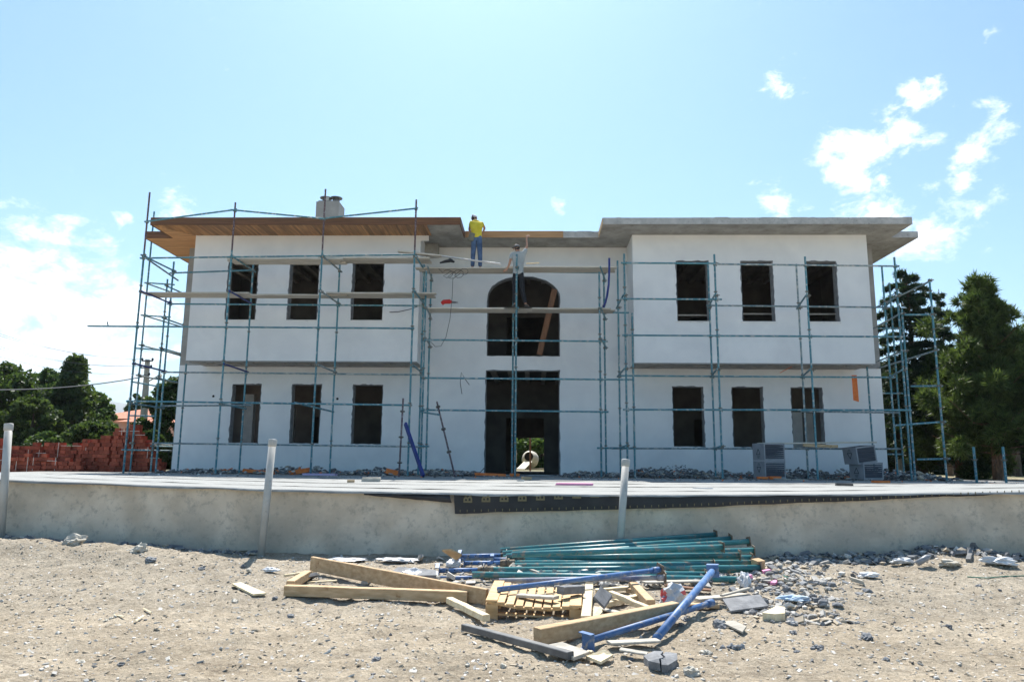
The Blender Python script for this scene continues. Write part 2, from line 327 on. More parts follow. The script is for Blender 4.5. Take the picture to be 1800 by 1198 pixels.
# ------------------------------------------------------------------ ground
YW = 11.1
BASE = [(-30, .25), (-9, .26), (-8, .28), (-6.3, .18), (-4, .11), (-.3, .11), (2.2, .14), (4.7, .15), (5.9, .24), (7.1, .16), (30, .2)]
def zwallbase(x):
    for (a, za), (b, zb) in zip(BASE, BASE[1:]):
        if a <= x <= b: return za + (zb - za) * smooth01((x - a) / (b - a))
    return .2
def gz(x, y):
    """height of the ground"""
    if y > 13: 
        return .94 + .04 * fb(x, y, .15, 2, 9)
    zb = zwallbase(x); k = smooth01((y - 8.2) / 2.6)
    z = zb * k + .05 * fb(x, y, .5, 3, 3) * (1 - k * .6) 
    if y < 11.6:
        z += .026 * fb(x, y, 2.2, 5, 5) + .020 * fb(x, y, 7, 4, 2)
        # spoil ridge on the left and rubble fan right of the steel heap
        z += .13 * math.exp(-((x + 7.0) / 1.4) ** 2 - ((y - 10.3) / .45) ** 2) + .08 * math.exp(-((x + 5.3) / 1.0) ** 2 - ((y - 10.3) / .4) ** 2)
        z += .10 * math.exp(-((x - 3.3) / .7) ** 2 - ((y - 8.7) / .9) ** 2) + .07 * math.exp(-((x - 6.0) / .9) ** 2 - ((y - 10.6) / .35) ** 2)
        # tyre ruts along the track
        z += .012 * math.sin(y * 19 + .6 * fb(x, y, .4, 2)) * math.exp(-((y - 5.7) / .5) ** 2) * (.5 + .5 * math.sin(x * .8 + 2))
        return z
    t = smooth01((y - 11.4) / 1.2); return z * (1 - t) + .94 * t
def ground():
    xs = np.concatenate([[-6000, -3000, -1200, -500, -200, -100, -60, -40, -28, -20, -15, -12], np.arange(-10.5, 10.5, .055), [12, 15, 20, 28, 40, 60, 100, 200, 500, 1200, 3000, 6000]])
    ys = np.concatenate([[-800, -100, -30, -10, -3, 0, 2, 3.5, 4.3], np.arange(4.8, 11.6, .05), [12, 13, 15, 20, 24, 26, 28, 31, 35, 40, 50, 70, 100, 200, 500, 1500, 4000, 7000]])
    nx, ny = len(xs), len(ys); vs = [(x, y, gz(x, y)) for y in ys for x in xs]
    fs = [(j * nx + i, j * nx + i + 1, (j + 1) * nx + i + 1, (j + 1) * nx + i) for j in range(ny - 1) for i in range(nx - 1)]
    mb = MB(); mb.v = vs; mb.f = fs; mb.m = [0] * len(fs)
    m = bpy.data.materials.new('dry_earth'); m.use_nodes = True; nt = m.node_tree; b = nt.nodes['Principled BSDF']; L = nt.links.new
    tc = nd(nt, 'ShaderNodeTexCoord'); V = tc.outputs['Object']
    base = ramp(nt, noise(nt, V, .9, 7, .6), [(.3, (.31, .255, .185)), (.5, (.45, .375, .28)), (.7, (.58, .49, .37))])
    mp = nd(nt, 'ShaderNodeMapping'); mp.inputs['Scale'].default_value = (.5, 3, 1); L(V, mp.inputs[0])
    base = mixc(nt, ramp(nt, noise(nt, mp.outputs[0], 1.6, 6, .6), [(.45, (0, 0, 0)), (.7, (.6, .6, .6))]), base, (.55, .45, .325))
    sepx = nd(nt, 'ShaderNodeSeparateXYZ'); gg = nd(nt, 'ShaderNodeNewGeometry'); L(gg.outputs['Position'], sepx.inputs[0])
    # greyer cement dust up by the wall and the heap
    dust = nd(nt, 'ShaderNodeMapRange', interpolation_type='SMOOTHSTEP'); dust.inputs['From Min'].default_value = 7.4; dust.inputs['From Max'].default_value = 9.2
    L(math_(nt, 'ADD', sepx.outputs[1], math_(nt, 'MULTIPLY', noise(nt, V, 1.3, 4), 1.6)), dust.inputs[0])
    base = mixc(nt, math_(nt, 'MULTIPLY', dust.outputs[0], .65), base, ramp(nt, noise(nt, V, 4, 8, .7), [(.35, (.25, .215, .17)), (.65, (.47, .415, .335))]))
    far = nd(nt, 'ShaderNodeMapRange'); far.inputs['From Min'].default_value = 26; far.inputs['From Max'].default_value = 34; L(sepx.outputs[1], far.inputs[0])
    base = mixc(nt, far.outputs[0], base, ramp(nt, noise(nt, V, .12, 6), [(.4, (.11, .12, .055)), (.62, (.30, .26, .16))]))
    big = ramp(nt, noise(nt, V, 2.6, 10, .72, .6), [(.36, (0, 0, 0)), (.5, (.5, .5, .5)), (.64, (1, 1, 1))]); base = mixc(nt, .5, base, mixc(nt, 1., base, ramp(nt, noise(nt, V, 7, 10, .75, .3), [(.3, (.45, .44, .42)), (.7, (1.45, 1.45, 1.45))]), 'MULTIPLY')); base = mixc(nt, math_(nt, 'MULTIPLY', big, .22), base, (.62, .55, .44))
    mr2 = nd(nt, 'ShaderNodeMapping'); mr2.inputs['Scale'].default_value = (.35, 5, 1); L(V, mr2.inputs[0])
    near = nd(nt, 'ShaderNodeMapRange', interpolation_type='SMOOTHSTEP'); near.inputs['From Min'].default_value = 7.2; near.inputs['From Max'].default_value = 5.6; L(sepx.outputs[1], near.inputs[0])
    rut = ramp(nt, noise(nt, mr2.outputs[0], 3.2, 9, .72, .3), [(.52, (0, 0, 0)), (.64, (.6, .6, .6))]); base = mixc(nt, math_(nt, 'MULTIPLY', rut, near.outputs[0]), base, (.24, .19, .14))
    pt_ = ramp(nt, noise(nt, V, 1.7, 9, .7, .8), [(.53, (0, 0, 0)), (.68, (.5, .5, .5))]); base = mixc(nt, pt_, base, (.29, .235, .17))
    base = mixc(nt, .75, base, mixc(nt, 1., base, ramp(nt, noise(nt, V, 26, 9, .85), [(.36, (.42, .40, .38)), (.5, (1, 1, 1)), (.64, (1.55, 1.55, 1.55))]), 'MULTIPLY'))
    sp = ramp(nt, noise(nt, V, 42, 4, .7), [(.56, (0, 0, 0)), (.66, (1, 1, 1))])
    base = mixc(nt, math_(nt, 'MULTIPLY', sp, .6), base, (.52, .46, .37))
    sp2 = ramp(nt, noise(nt, V, 60, 4, .7), [(.60, (0, 0, 0)), (.68, (1, 1, 1))])
    base = mixc(nt, math_(nt, 'MULTIPLY', sp2, .6), base, (.13, .12, .11))
    L(base, b.inputs['Base Color']); b.inputs['Roughness'].default_value = 1; b.inputs['Specular IOR Level'].default_value = .1
    bp = nd(nt, 'ShaderNodeBump'); bp.inputs['Distance'].default_value = .045; L(math_(nt, 'ADD', noise(nt, V, 16, 8, .78), math_(nt, 'MULTIPLY', noise(nt, V, 70, 4, .7), .35)), bp.inputs['Height']); L(bp.outputs[0], b.inputs['Normal'])
    build('ground', mb, m, smooth=True, kind='structure')
ground()
# distant hills
mb = MB(); N = 90
for layer, (Y, hh, sd) in enumerate(((3600, 290, 3.), (4700, 430, 8.))):
    vs = []; 
    for i in range(N):
        x = -5600 + i * 11200 / (N - 1); h = hh * (.62 + .8 * abs(fb(x, 0, .00045, 4, sd))) * (1.15 - .35 * smooth01((x + 2600) / 3000))
        for k in range(6): vs.append((x, Y + k * 110, -5 + h * math.sin(k / 5 * math.pi / 2) + 8 * fb(x, k * 90, .01, 3, sd) * (k > 0)))
    mb.add(vs, [(i * 6 + k, (i + 1) * 6 + k, (i + 1) * 6 + k + 1, i * 6 + k + 1) for i in range(N - 1) for k in range(5)])
build('hills', mb, 'hill', smooth=True, kind='structure')

# ------------------------------------------------------------------ retaining wall, terrace, membrane
def sag(x): return .0021 * min(x * x, 90)
def tz(x, y): return 1.02 + sag(x) * (1 - smooth01((y - YW) / 9))
XE = 17.
def retaining_wall():
    mb = MB(); nx = 260; nz = 14; xs = [-XE + 2 * XE * i / (nx - 1) for i in range(nx)]
    vs = []
    for x in xs:
        top = tz(x, YW) - .03
        for k in range(nz): z = -.35 + (top + .35) * k / (nz - 1); vs.append((x, YW + .03 + .010 * fb(x, z, 1.6, 5, 4), z))
    mb.add(vs, [(i * nz + k, (i + 1) * nz + k, (i + 1) * nz + k + 1, i * nz + k + 1) for i in range(nx - 1) for k in range(nz - 1)])
    b2 = []
    for x in xs: b2 += [(x, YW + .03 + .0, tz(x, YW) - .03), (x, YW + .33, tz(x, YW) - .03), (x, YW + .33, -.35)]
    mb.add(b2, [(i * 3 + k, (i + 1) * 3 + k, (i + 1) * 3 + k + 1, i * 3 + k + 1) for i in range(nx - 1) for k in range(2)])
    return build('retaining_wall', mb, 'wallp', smooth=True, label='low rough plastered grey wall holding up the terrace behind the steel heap', cat='wall')
retaining_wall()
# terrace slab
mb = MB(); nx = 80; ys = [YW + .34, 13, 15, 17.5, 20, 24, 25.45]; vs = []
for i in range(nx):
    x = -XE - 9 * 0 + 2 * XE * i / (nx - 1)
    for y in ys: vs.append((x, y, tz(x, y) - .022))
mb.add(vs, [(i * 7 + k, (i + 1) * 7 + k, (i + 1) * 7 + k + 1, i * 7 + k + 1) for i in range(nx - 1) for k in range(6)])
for s_, yy in ((0, ys[0]), (1, ys[-1])): pass
mb.box(-XE, XE, YW + .36, 25.4, .6, .97)
terrace = build('terrace', mb, 'grey_plaster', kind='structure')
TERR = terrace
for i in range(10):
    y0 = YW - .015 + i * 1.0; y1 = y0 + 1.07; mb = MB(); nx = 230; vs = []; XR = XE - .1
    rows = [y0 + (y1 - y0) * k / 6 for k in range(7)]
    lip = i == 0; R = ([(-.06, -.085), (-.052, -.03)] if lip else []) + [None] * 7; K = len(R)
    for q in range(nx):
        x = -XR + 2 * XR * q / (nx - 1)
        for k in range(K):
            if R[k]: 
                w = .5 + .5 * fb(x, 0, .9, 3, 2); w2 = .5 + .5 * fb(x, 3, 6, 3, 1)
                vs.append((x, y0 + R[k][0] * (.5 + .8 * w2) , tz(x, YW) + R[k][1] * (.2 + .5 * w) + .004))
            else:
                y = rows[k - (2 if lip else 0)]; vs.append((x, y, tz(x, y) + .002 + .006 * (i % 2) + .006 * fb(x, y, 1.1, 4, i) + .004 * fb(x * .3, y, 12, 2, i)))
    mb.add(vs, [(q * K + k, (q + 1) * K + k, (q + 1) * K + k + 1, q * K + k + 1) for q in range(nx - 1) for k in range(K - 1)])
    build('membrane_sheet', mb, 'foil', TERR, smooth=True)
# black bitumen strip hanging over the wall, with its print
def strip():
    t = thing('bitumen_strip', 'black bitumen strip with tan printed letters hanging over the top of the grey wall', 'bitumen sheet', (2.5, YW, .9))
    mb = MB(); n = 220; vs = []; x0 = U(797, 880, 11.05).x; x1 = 12.
    def bot(x): 
        pts = [(797, 902), (930, 899), (1090, 895), (1250, 890), (1400, 883), (1500, 881), (1650, 873), (1800, 867)]
        P = [U(a, b, 11.05) for a, b in pts]
        for a, b in zip(P, P[1:]):
            if x <= b.x: return a.z + (b.z - a.z) * max(0, (x - a.x) / (b.x - a.x))
        return P[-1].z + .02 * (x - P[-1].x)
    Kz = 6
    for i in range(n):
        x = x0 + (x1 - x0) * i / (n - 1); top = tz(x, YW) - .012; b = bot(x) + .012 * fb(x, 0, 2, 3, 4)
        for k in range(Kz): 
            z = top + (b - top) * k / (Kz - 1); vs.append((x + .03 * k / Kz * (i == 0), YW - .030 - .018 * fb(x, z, 1.1, 3, 7) * k / Kz - .012 * math.sin(k / Kz * 3), z))
    mb.add(vs, [(i * Kz + k, i * Kz + k + 1, (i + 1) * Kz + k + 1, (i + 1) * Kz + k) for i in range(n - 1) for k in range(Kz - 1)])
    build('sheet', mb, 'bitumen', t, smooth=True)
    # letters: B and S set sideways, the strip folds in over the upper ones
    base = bpy.data.curves.new('tmp', 'FONT'); 
    for q in range(9):
        px = 823 + q * 31.9; zb = U(px, [882.5, 881.5, 881, 880, 878.5, 876.5, 875, 873.5, 872][q], 11.03).z
        cu = bpy.data.curves.new('letter', 'FONT'); cu.body = 'BS' if q < 2 else 'B'; cu.size = .18; cu.extrude = .0008; cu.offset = .004
        o = bpy.data.objects.new('letter_tmp', cu); C.objects.link(o); bpy.context.view_layer.update()
        me = bpy.data.meshes.new_from_object(o.evaluated_get(bpy.context.evaluated_depsgraph_get())); C.objects.unlink(o); bpy.data.objects.remove(o)
        bm = bmesh.new(); bm.from_mesh(me); c = U(px, 880, 11.03); top = tz(c.x, YW) - .03
        # text x -> up, text y -> left, plate normal -> towards the camera
        mtx = Matrix(((0, -1, 0, c.x + .055), (0, 0, -1, YW - .066), (1, 0, 0, zb - .012), (0, 0, 0, 1)))
        bm.transform(mtx)
        bmesh.ops.bisect_plane(bm, geom=bm.verts[:] + bm.edges[:] + bm.faces[:], plane_co=(0, 0, top), plane_no=(0, 0, 1), clear_outer=True)
        m2 = MB(); bm.verts.index_update(); m2.add([v.co[:] for v in bm.verts], [tuple(v.index for v in f.verts) for f in bm.faces]); bm.free()
        build('printed_letter', m2, 'print', t)
    mk = MB(); x = x0 + .1
    while x < 9.5:
        z = bot(x); mk.box(x, x + .012, YW - .068, YW - .064, z + .02, z + .055); x += .105
    build('print_marks', mk, 'print', t, kind='stuff')
strip()
# crumpled flap left of the strip
mb = MB(); n = 60; vs = []; xa = U(640, 865, 11.05).x; xb = U(790, 870, 11.05).x
for i in range(n):
    k = i / (n - 1); x = xa + (xb - xa) * k; top = tz(x, YW) - .03; h = .03 + .09 * k
    for j in range(5): vs.append((x + .01 * j * k, YW - .035 - .02 * fb(x, j, 5, 3, 1) - .03 * math.sin(j / 4 * 3), top - h * j / 4 + .01 * fb(x, j, 4, 2, 5)))
mb.add(vs, [(i * 5 + j, i * 5 + j + 1, (i + 1) * 5 + j + 1, (i + 1) * 5 + j) for i in range(n - 1) for j in range(4)])
build('crumpled_flap', mb, ['bitumen'], smooth=True, label='crumpled black flap of sheet drooping over the wall just left of the printed strip', cat='bitumen sheet')

# ------------------------------------------------------------------ building
YB, YM = 24.0, 25.5; ZT = 1.0; ZS, ZR = 9.15, 9.37; ZBB = 4.73; YK = 36.
XmL, XmR = -12.69, 12.12; XbL, XbR = -11.76, 11.25; XiL, XiR = -3.9, 3.36
house = thing('building', 'two storey white building under construction with empty windows and projecting upper bays', 'building', (0, YM, ZT))
def wall_holes(mb, x0, x1, z0, z1, y, holes, flip=False, fn=None):
    """a wall sheet at depth y with rectangular holes"""
    xs = sorted({x0, x1, *[h[0] for h in holes], *[h[1] for h in holes]}); zs = sorted({z0, z1, *[h[2] for h in holes], *[h[3] for h in holes]})
    xs = [x for x in xs if x0 <= x <= x1]; zs = [z for z in zs if z0 <= z <= z1]
    fn = fn or (lambda a, b: (a, y, b))
    for a, b in zip(xs, xs[1:]):
        for c, d in zip(zs, zs[1:]):
            mx, mz = (a + b) / 2, (c + d) / 2
            if any(h[0] < mx < h[1] and h[2] < mz < h[3] for h in holes): continue
            q = [fn(a, c), fn(b, c), fn(b, d), fn(a, d)]; mb.add(q if not flip else q[::-1], [(0, 1, 2, 3)])
UW = [(-10.52, -9.5), (-8.38, -7.38), (-6.2, -5.14), (4.83, 5.88), (7.0, 8.05), (9.18, 10.17)]
LW = [(-10.71, -9.70), (-8.56, -7.54), (-6.37, -5.34), (4.88, 5.93), (6.94, 7.99), (8.98, 10.04)]
UZ = (6.16, 8.22); LZ = (2.05, 4.10); DOOR = (-1.67, .91, 1.03, 4.64); ARCH = (-1.65, .92, 5.18, 7.28)
TH = .26
def reveal(x0, x1, z0, z1, y, nm='window', sill=True):
    """the rough lining of an opening: jagged rim of cut insulation, four jambs"""
    mb = MB(); P = []
    def edge(a, b, n): return [(a[0] + (b[0] - a[0]) * i / n, a[1] + (b[1] - a[1]) * i / n) for i in range(n)]
    loop = edge((x0, z0), (x1, z0), 10) + edge((x1, z0), (x1, z1), 20) + edge((x1, z1), (x0, z1), 10) + edge((x0, z1), (x0, z0), 20); n = len(loop)
    cx, cz = (x0 + x1) / 2, (z0 + z1) / 2; vs = []
    for (x, z) in loop:
        ox = math.copysign(1, x - cx) if abs(abs(x - cx) - (x1 - x0) / 2) < 1e-4 else 0; oz = math.copysign(1, z - cz) if abs(abs(z - cz) - (z1 - z0) / 2) < 1e-4 else 0
        j = .010 + .035 * random.random() ** 2
        vs += [(x + ox * j, y - .004, z + oz * j), (x - ox * .004, y - .004, z - oz * .004), (x - ox * .008, y + TH, z - oz * .008)]
    mb.add(vs, [(i * 3 + k, i * 3 + k + 1, ((i + 1) % n) * 3 + k + 1, ((i + 1) % n) * 3 + k) for i in range(n) for k in (0, 1)])
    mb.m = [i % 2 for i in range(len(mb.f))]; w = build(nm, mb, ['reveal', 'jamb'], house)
    if sill:
        m2 = MB(); m2.box(x0 - .07, x1 + .07, y - .035, y + .1, z0 - .035, z0 - .006); build('sill', m2, 'render', w, kind=None)
    return w
for a, b in UW: reveal(a, b, *UZ, YB)
for a, b in LW: reveal(a, b, *LZ, YM, sill=False)
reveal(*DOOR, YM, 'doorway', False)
# outer walls
walls = MB()
arch_hole = [(ARCH[0], ARCH[1], ARCH[2], 8.0)]
wall_holes(walls, XmL, XmR, ZT, ZBB + .05, YM, [(a, b, *LZ) for a, b in LW] + [DOOR])
wall_holes(walls, XiL - .2, XiR + .2, ZBB + .05, ZS, YM, arch_hole)
# spandrels round the arch head
ac = (ARCH[0] + ARCH[1]) / 2; ar = (ARCH[1] - ARCH[0]) / 2; ah = .78; NA = 24; arcp = []
for i in range(NA + 1):
    a = math.pi * i / NA; arcp.append((ac - ar * math.cos(a), ARCH[3] + ah * math.sin(a) ** .92))
for (x, z), (x2, z2) in zip(arcp, arcp[1:]): walls.add([(x, YM, z), (x2, YM, z2), (x2, YM, 8.0), (x, YM, 8.0)], [(0, 1, 2, 3)])
side_h = [(25.9, 29.6, 1.1, 4.2), (30.5, 31.9, 2.04, 4.06), (26.6, 28.8, 6.16, 8.2), (30.5, 31.9, 6.16, 8.2)]
for X in (XmL, XmR):
    sidew = MB()
    wall_holes(walls, YM, YK, ZT, ZBB + .05, 0, side_h[:2], fn=lambda a, b, X=X: (X, a, b))
    wall_holes(sidew, YM + .005, YK, ZBB + .05, ZS, 0, side_h[2:] if X < 0 else side_h[3:], fn=lambda a, b, X=X: (X, a, b))
    build('flank_wall', sidew, 'grey_plaster', house)
build('wall', walls, 'render', house)
# unplastered upper strips beside the bays and upper flanks
sidew = MB()
sidew.add([(XmL, YM + .004, ZBB + .05), (XbL + .2, YM + .004, ZBB + .05), (XbL + .2, YM + .004, ZS), (XmL, YM + .004, ZS)], [(0, 1, 2, 3)])
build('flank_wall', sidew, 'grey_plaster', house, label='bare grey strip of wall left of the left bay'); sidew = MB()
sidew.add([(XbR - .2, YM + .004, ZBB + .05), (XmR, YM + .004, ZBB + .05), (XmR, YM + .004, ZS), (XbR - .2, YM + .004, ZS)], [(0, 1, 2, 3)])
build('flank_wall', sidew, 'grey_plaster', house, label='bare grey strip of wall right of the right bay')
# arch lining
mb = MB(); loop = [(ARCH[0], ARCH[2] + (ARCH[3] - ARCH[2]) * i / 12) for i in range(12)] + arcp + [(ARCH[1], ARCH[3] - (ARCH[3] - ARCH[2]) * i / 12) for i in range(1, 13)] + [(ARCH[1] - (ARCH[1] - ARCH[0]) * i / 14, ARCH[2]) for i in range(1, 14)]
n = len(loop); vs = []
for i, (x, z) in enumerate(loop):
    d = Vector((x - ac, z - 6.4)).normalized(); j = .012 + .03 * random.random() ** 2
    vs += [(x + d.x * j, YM - .004, z + d.y * j), (x - d.x * .005, YM - .004, z - d.y * .005), (x - d.x * .01, YM + .3, z - d.y * .01)]
mb.add(vs, [(i * 3 + k, i * 3 + k + 1, ((i + 1) % n) * 3 + k + 1, ((i + 1) % n) * 3 + k) for i in range(n) for k in (0, 1)])
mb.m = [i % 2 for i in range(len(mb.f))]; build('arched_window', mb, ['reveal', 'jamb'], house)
# bays
for xa, xb, ws in ((XbL, XiL, UW[:3]), (XiR, XbR, UW[3:])):
    mb = MB(); wall_holes(mb, xa, xb, ZBB, ZS - .0, YB, [(a, b, *UZ) for a, b in ws])
    mb.add([(xa, YB, ZBB), (xa, YM, ZBB), (xa, YM, ZS), (xa, YB, ZS)], [(0, 1, 2, 3)]); mb.add([(xb, YB, ZBB), (xb, YM, ZBB), (xb, YM, ZS), (xb, YB, ZS)], [(3, 2, 1, 0)])
    # inner face and rough edge
    wall_holes(mb, xa + .02, xb - .02, ZBB + .04, ZS, YB + TH, [(a + .01, b - .01, UZ[0] + .01, UZ[1] - .01) for a, b in ws], flip=True)
    if xa == XbL: mb.box(XiL, XiL + .27, YB + .002, YB + .08, ZS - .20, ZS - .004)
    bay = build('bay', mb, 'render', house)
    # underside: bare blocks and concrete ribs
    mb = MB(); mb.add([(xa + .01, YB + .01, ZBB + .012), (xb - .01, YB + .01, ZBB + .012), (xb - .01, YM, ZBB + .012), (xa + .01, YM, ZBB + .012)], [(0, 3, 2, 1)])
    build('bay_underside', mb, 'concrete', house)
    blk = MB(); blk.box(-.21, .21, -.11, .11, -.012, .012); blkm = protomesh('ceiling_block', blk, 'chip_mid')
    k = 0; y = YB + .12
    while y < YM - .05:
        x = xa + .35 + .2 * (k % 2)
        while x < xb - .3: 
            if random.random() < .8: inst('ceiling_block', blkm, house, (x + random.uniform(-.02, .02), y, ZBB - .002 + random.uniform(-.006, .006)))
            x += .52 + random.choice((0, 0, .35))
        y += .27; k += 1
    # thin plaster edge hanging ragged along the foot of the bay
    mb = MB(); n = 160; vs = []
    for i in range(n):
        x = xa + (xb - xa) * i / (n - 1); vs += [(x, YB - .004, ZBB + .02), (x, YB - .004, ZBB - .008 - .018 * random.random()), (x, YB + .03, ZBB - .004)]
    mb.add(vs, [(i * 3 + k, i * 3 + k + 1, (i + 1) * 3 + k + 1, (i + 1) * 3 + k) for i in range(n - 1) for k in (0, 1)])
    build('bay_edge', mb, 'grey_plaster', house)
# interior
mb = MB()
mb.box(XmL + .02, XmR - .02, YM + .02, YK - .02, .85, ZT + .01)             # ground floor
mb.box(XmL + .02, XmR - .02, YM + .02, YK - .02, ZBB + .08, 5.10)           # upper floor
for xa, xb in ((XbL, XiL), (XiR, XbR)): mb.box(xa + .02, xb - .02, YB + TH + .01, YM + .02, ZBB + .08, 5.10)
for X in (-4.1, 3.4): 
    mb.box(X, X + .2, YM + TH, 30.2, ZT + .01, ZBB + .07); mb.box(X, X + .2, YM, 30.2, 5.11, ZS - .01)
for (x0, x1) in ((XmL + .02, -9.2), (-8.2, -1.13), (.45, 6.6), (7.6, XmR - .02)):
    mb.box(x0, x1, 30.2, 30.4, ZT + .01, ZBB + .07); mb.box(x0, x1, 30.2, 30.4, 5.11, ZS - .01)
for (x0, x1) in ((-9.2, -8.2), (-1.13, .45), (6.6, 7.6)):
    mb.box(x0, x1, 30.2, 30.4, 3.25, ZBB + .07); mb.box(x0, x1, 30.2, 30.4, 7.5, ZS - .01)
mb.box(XmL + .02, -.82, YK - .2, YK, ZT + .01, ZS - .01); mb.box(.62, XmR - .02, YK - .2, YK, ZT + .01, ZS - .01); mb.box(-.82, .62, YK - .2, YK, 2.62, ZS - .01)
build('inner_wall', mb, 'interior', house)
mb = MB()
for x in np.arange(XmL + .6, XmR - .5, .62):
    mb.box(x, x + .16, YB + .3 if (XbL < x < XiL - .2 or XiR < x < XbR - .2) else YM + .05, 30.1, ZS - .22, ZS - .003)
    mb.box(x, x + .16, YM + .05, 30.1, ZBB - .1, ZBB + .078)
build('ceiling_ribs', mb, 'concrete', house, kind='stuff')
mb = MB()
for (x, y, w, d, z0, z1) in ((-10.75, 27.3, .35, .25, 1.02, 3.9), (-9.95, 28.4, .22, .12, 1.02, 3.6), (-9.75, 28.9, .4, .2, 1.02, 3.5), (9.62, 27.0, .42, .16, 1.02, 3.35), (10.25, 27.5, .3, .2, 1.02, 3.35), (-10.2, 27.4, .3, .2, 5.11, 6.95), (-9.7, 28, .35, .2, 5.11, 6.95)):
    build('door_jamb', MB().box(x - w / 2, x + w / 2, y - d / 2, y + d / 2, z0, z1), 'interior_light', house)
mb = MB()
for x0, z0 in ((4.7, 6.45), (6.8, 6.5), (8.9, 6.5)): build('guard_rail', MB().box(x0, x0 + 1.6, 24.55, 24.6, z0, z0 + .05), 'grey_wood', house)
# roof slabs: T shaped outline, flat
X1L, X1R, XcL, XcR, Y1, X2L, X2R, Y2 = -12.73, 12.22, -2.44, 2.26, 22.85, -13.71, 13.15, 24.3
out = [(X2L, Y2), (X1L, Y2), (X1L, Y1), (XcL, Y1), (XcL, Y2), (XcR, Y2), (XcR, Y1), (X1R, Y1), (X1R, Y2), (X2R, Y2), (X2R, YK + 1), (X2L, YK + 1)]
bm = bmesh.new(); vv = [bm.verts.new((x, y, ZS)) for x, y in out]; f = bm.faces.new(vv)
r = bmesh.ops.extrude_face_region(bm, geom=[f]); bmesh.ops.translate(bm, verts=[e for e in r['geom'] if isinstance(e, bmesh.types.BMVert)], vec=(0, 0, ZR - ZS))
bmesh.ops.recalc_face_normals(bm, faces=bm.faces); bmesh.ops.triangulate(bm, faces=bm.faces)
bm.verts.index_update(); mb = MB(); mb.add([v.co[:] for v in bm.verts], [tuple(v.index for v in q.verts) for q in bm.faces]); 
for i, q in enumerate(bm.faces): mb.m[i] = 1 if abs(q.normal.z) < .5 else 0
bm.free(); build('roof', mb, ['concrete', 'fascia_concrete'], house)
# chipped top edge of the slab
mb = MB()
for (xa, xb, y) in ((XcR, X1R, Y1), (XcL, XcR, Y2)):
    x = xa
    while x < xb - .2:
        l = random.uniform(.1, .7); mb.box(x, min(x + l, xb), y + .01, y + .2, ZR - .01, ZR + random.choice((.004, .008, .02, .015))); x += l + random.choice((0, .1, .4))
build('roof_edge_mortar', mb, 'fascia_concrete', house, kind='stuff')
mb = MB(); mb.beam((-4.0, YM - .28, 8.95), (-2.9 - .55, YM - .28, 8.95), .5, .38, .01); build('beam_end', mb, 'concrete', house)
# fascias
fas = MB(); fas.beam((X1L - .03, Y1 - .018, ZS + .105), (XcL + .02, Y1 - .018, ZS + .105), .03, .26); fas.beam((X1L - .018, Y1 - .001, ZS + .105), (X1L - .018, Y2 - .01, ZS + .105), .03, .26); fas.beam((XcL + .018, Y1 + .001, ZS + .105), (XcL + .018, Y2 - .04, ZS + .105), .03, .26)
build('fascia', fas, 'wood_dark', house, label='dark stained fascia board on the left roof edge')
fas = MB(); fas.beam((X2L - .02, Y2 - .018, ZS + .1), (X1L - .04, Y2 - .018, ZS + .1), .03, .25); fas.beam((X2L - .018, Y2 + .001, ZS + .1), (X2L - .018, YK, ZS + .1), .03, .25)
build('fascia', fas, 'wood_dark', house)
fas = MB(); xe = U(990, 410, Y2).x; fas.beam((XcL + .05, Y2 - .018, ZS + .115), (xe, Y2 - .018, ZS + .115), .03, .235); build('fascia', fas, 'wood_fascia2', house, label='new pale fascia board over the arched window')
fas = MB(); fas.beam((XcR - .014, Y1 + .02, ZS + .11), (XcR - .014, Y2, ZS + .11), .02, .22); build('fascia', fas, 'card', house, label='bare formwork board on the end of the right roof slab')
# soffit boards
W = .082; xs_ = np.arange(X1L + .02, -3.56, W); protos = {}
for x in xs_:
    y1 = YB - .003 if x > XbL else Y1 + .02 + (x - X1L) * (YB - Y1) / (XbL - X1L)
    if y1 - Y1 < .03: continue
    mb = MB(); L_ = y1 - Y1 - .002; key = round(L_, 3)
    if key not in protos: protos[key] = protomesh('soffit_board', MB().beam((0, 0, 0), (0, L_, 0), W - .010, .018, .003), 'soffit')
    inst('soffit_board', protos[key], house, (x + W / 2, Y1 + .002, ZS - .011 + random.uniform(-.002, .001)))
y = Y1 + .06; Wd = .11
while y < 33:
    x0 = X2L + .01 if y > Y2 else X1L + .02; x1 = XbL - .004 if y < YM else XmL - .004
    if y < YB: x0 = X1L + .02; x1 = X1L + (y - Y1) * (XbL - X1L) / (YB - Y1) - .02
    if x1 - x0 > .06:
        key = ('s', round(x1 - x0, 3))
        if key not in protos: protos[key] = protomesh('soffit_board', MB().beam((0, 0, 0), (x1 - x0, 0, 0), Wd - .008, .018, .003), 'soffit_side')
        inst('soffit_board', protos[key], house, (x0, y, ZS - .011))
    y += Wd
# chimney
mb = MB(); mb.box(-8.3, -7.42, 26.2, 27.0, ZR, 11.18); mb.box(-8.24, -7.48, 26.26, 26.94, 11.18, 11.24)
chim = build('chimney', mb, 'grey_plaster', house)
for x in (-8.02, -7.62):
    m2 = MB(); m2.ring([(x, 26.5, 11.24), (x, 26.5, 11.36)], .13, 12); m2.ring([(x, 26.5, 11.40), (x, 26.5, 11.43), (x, 26.5, 11.47)], [.23, .23, .08], 14)
    for a in range(4): m2.ring([(x + .12 * math.cos(a * 1.57 + .4), 26.5 + .12 * math.sin(a * 1.57 + .4), 11.34), (x + .12 * math.cos(a * 1.57 + .4), 26.5 + .12 * math.sin(a * 1.57 + .4), 11.42)], .012, 5)
    build('flue_cap', m2, 'dark_steel', chim)
m2 = MB(); m2.ring([(-7.9, 26.3, 11.24), (-7.9, 26.3, 11.38)], .06, 8); build('vent_pipe', m2, 'pvc', chim)
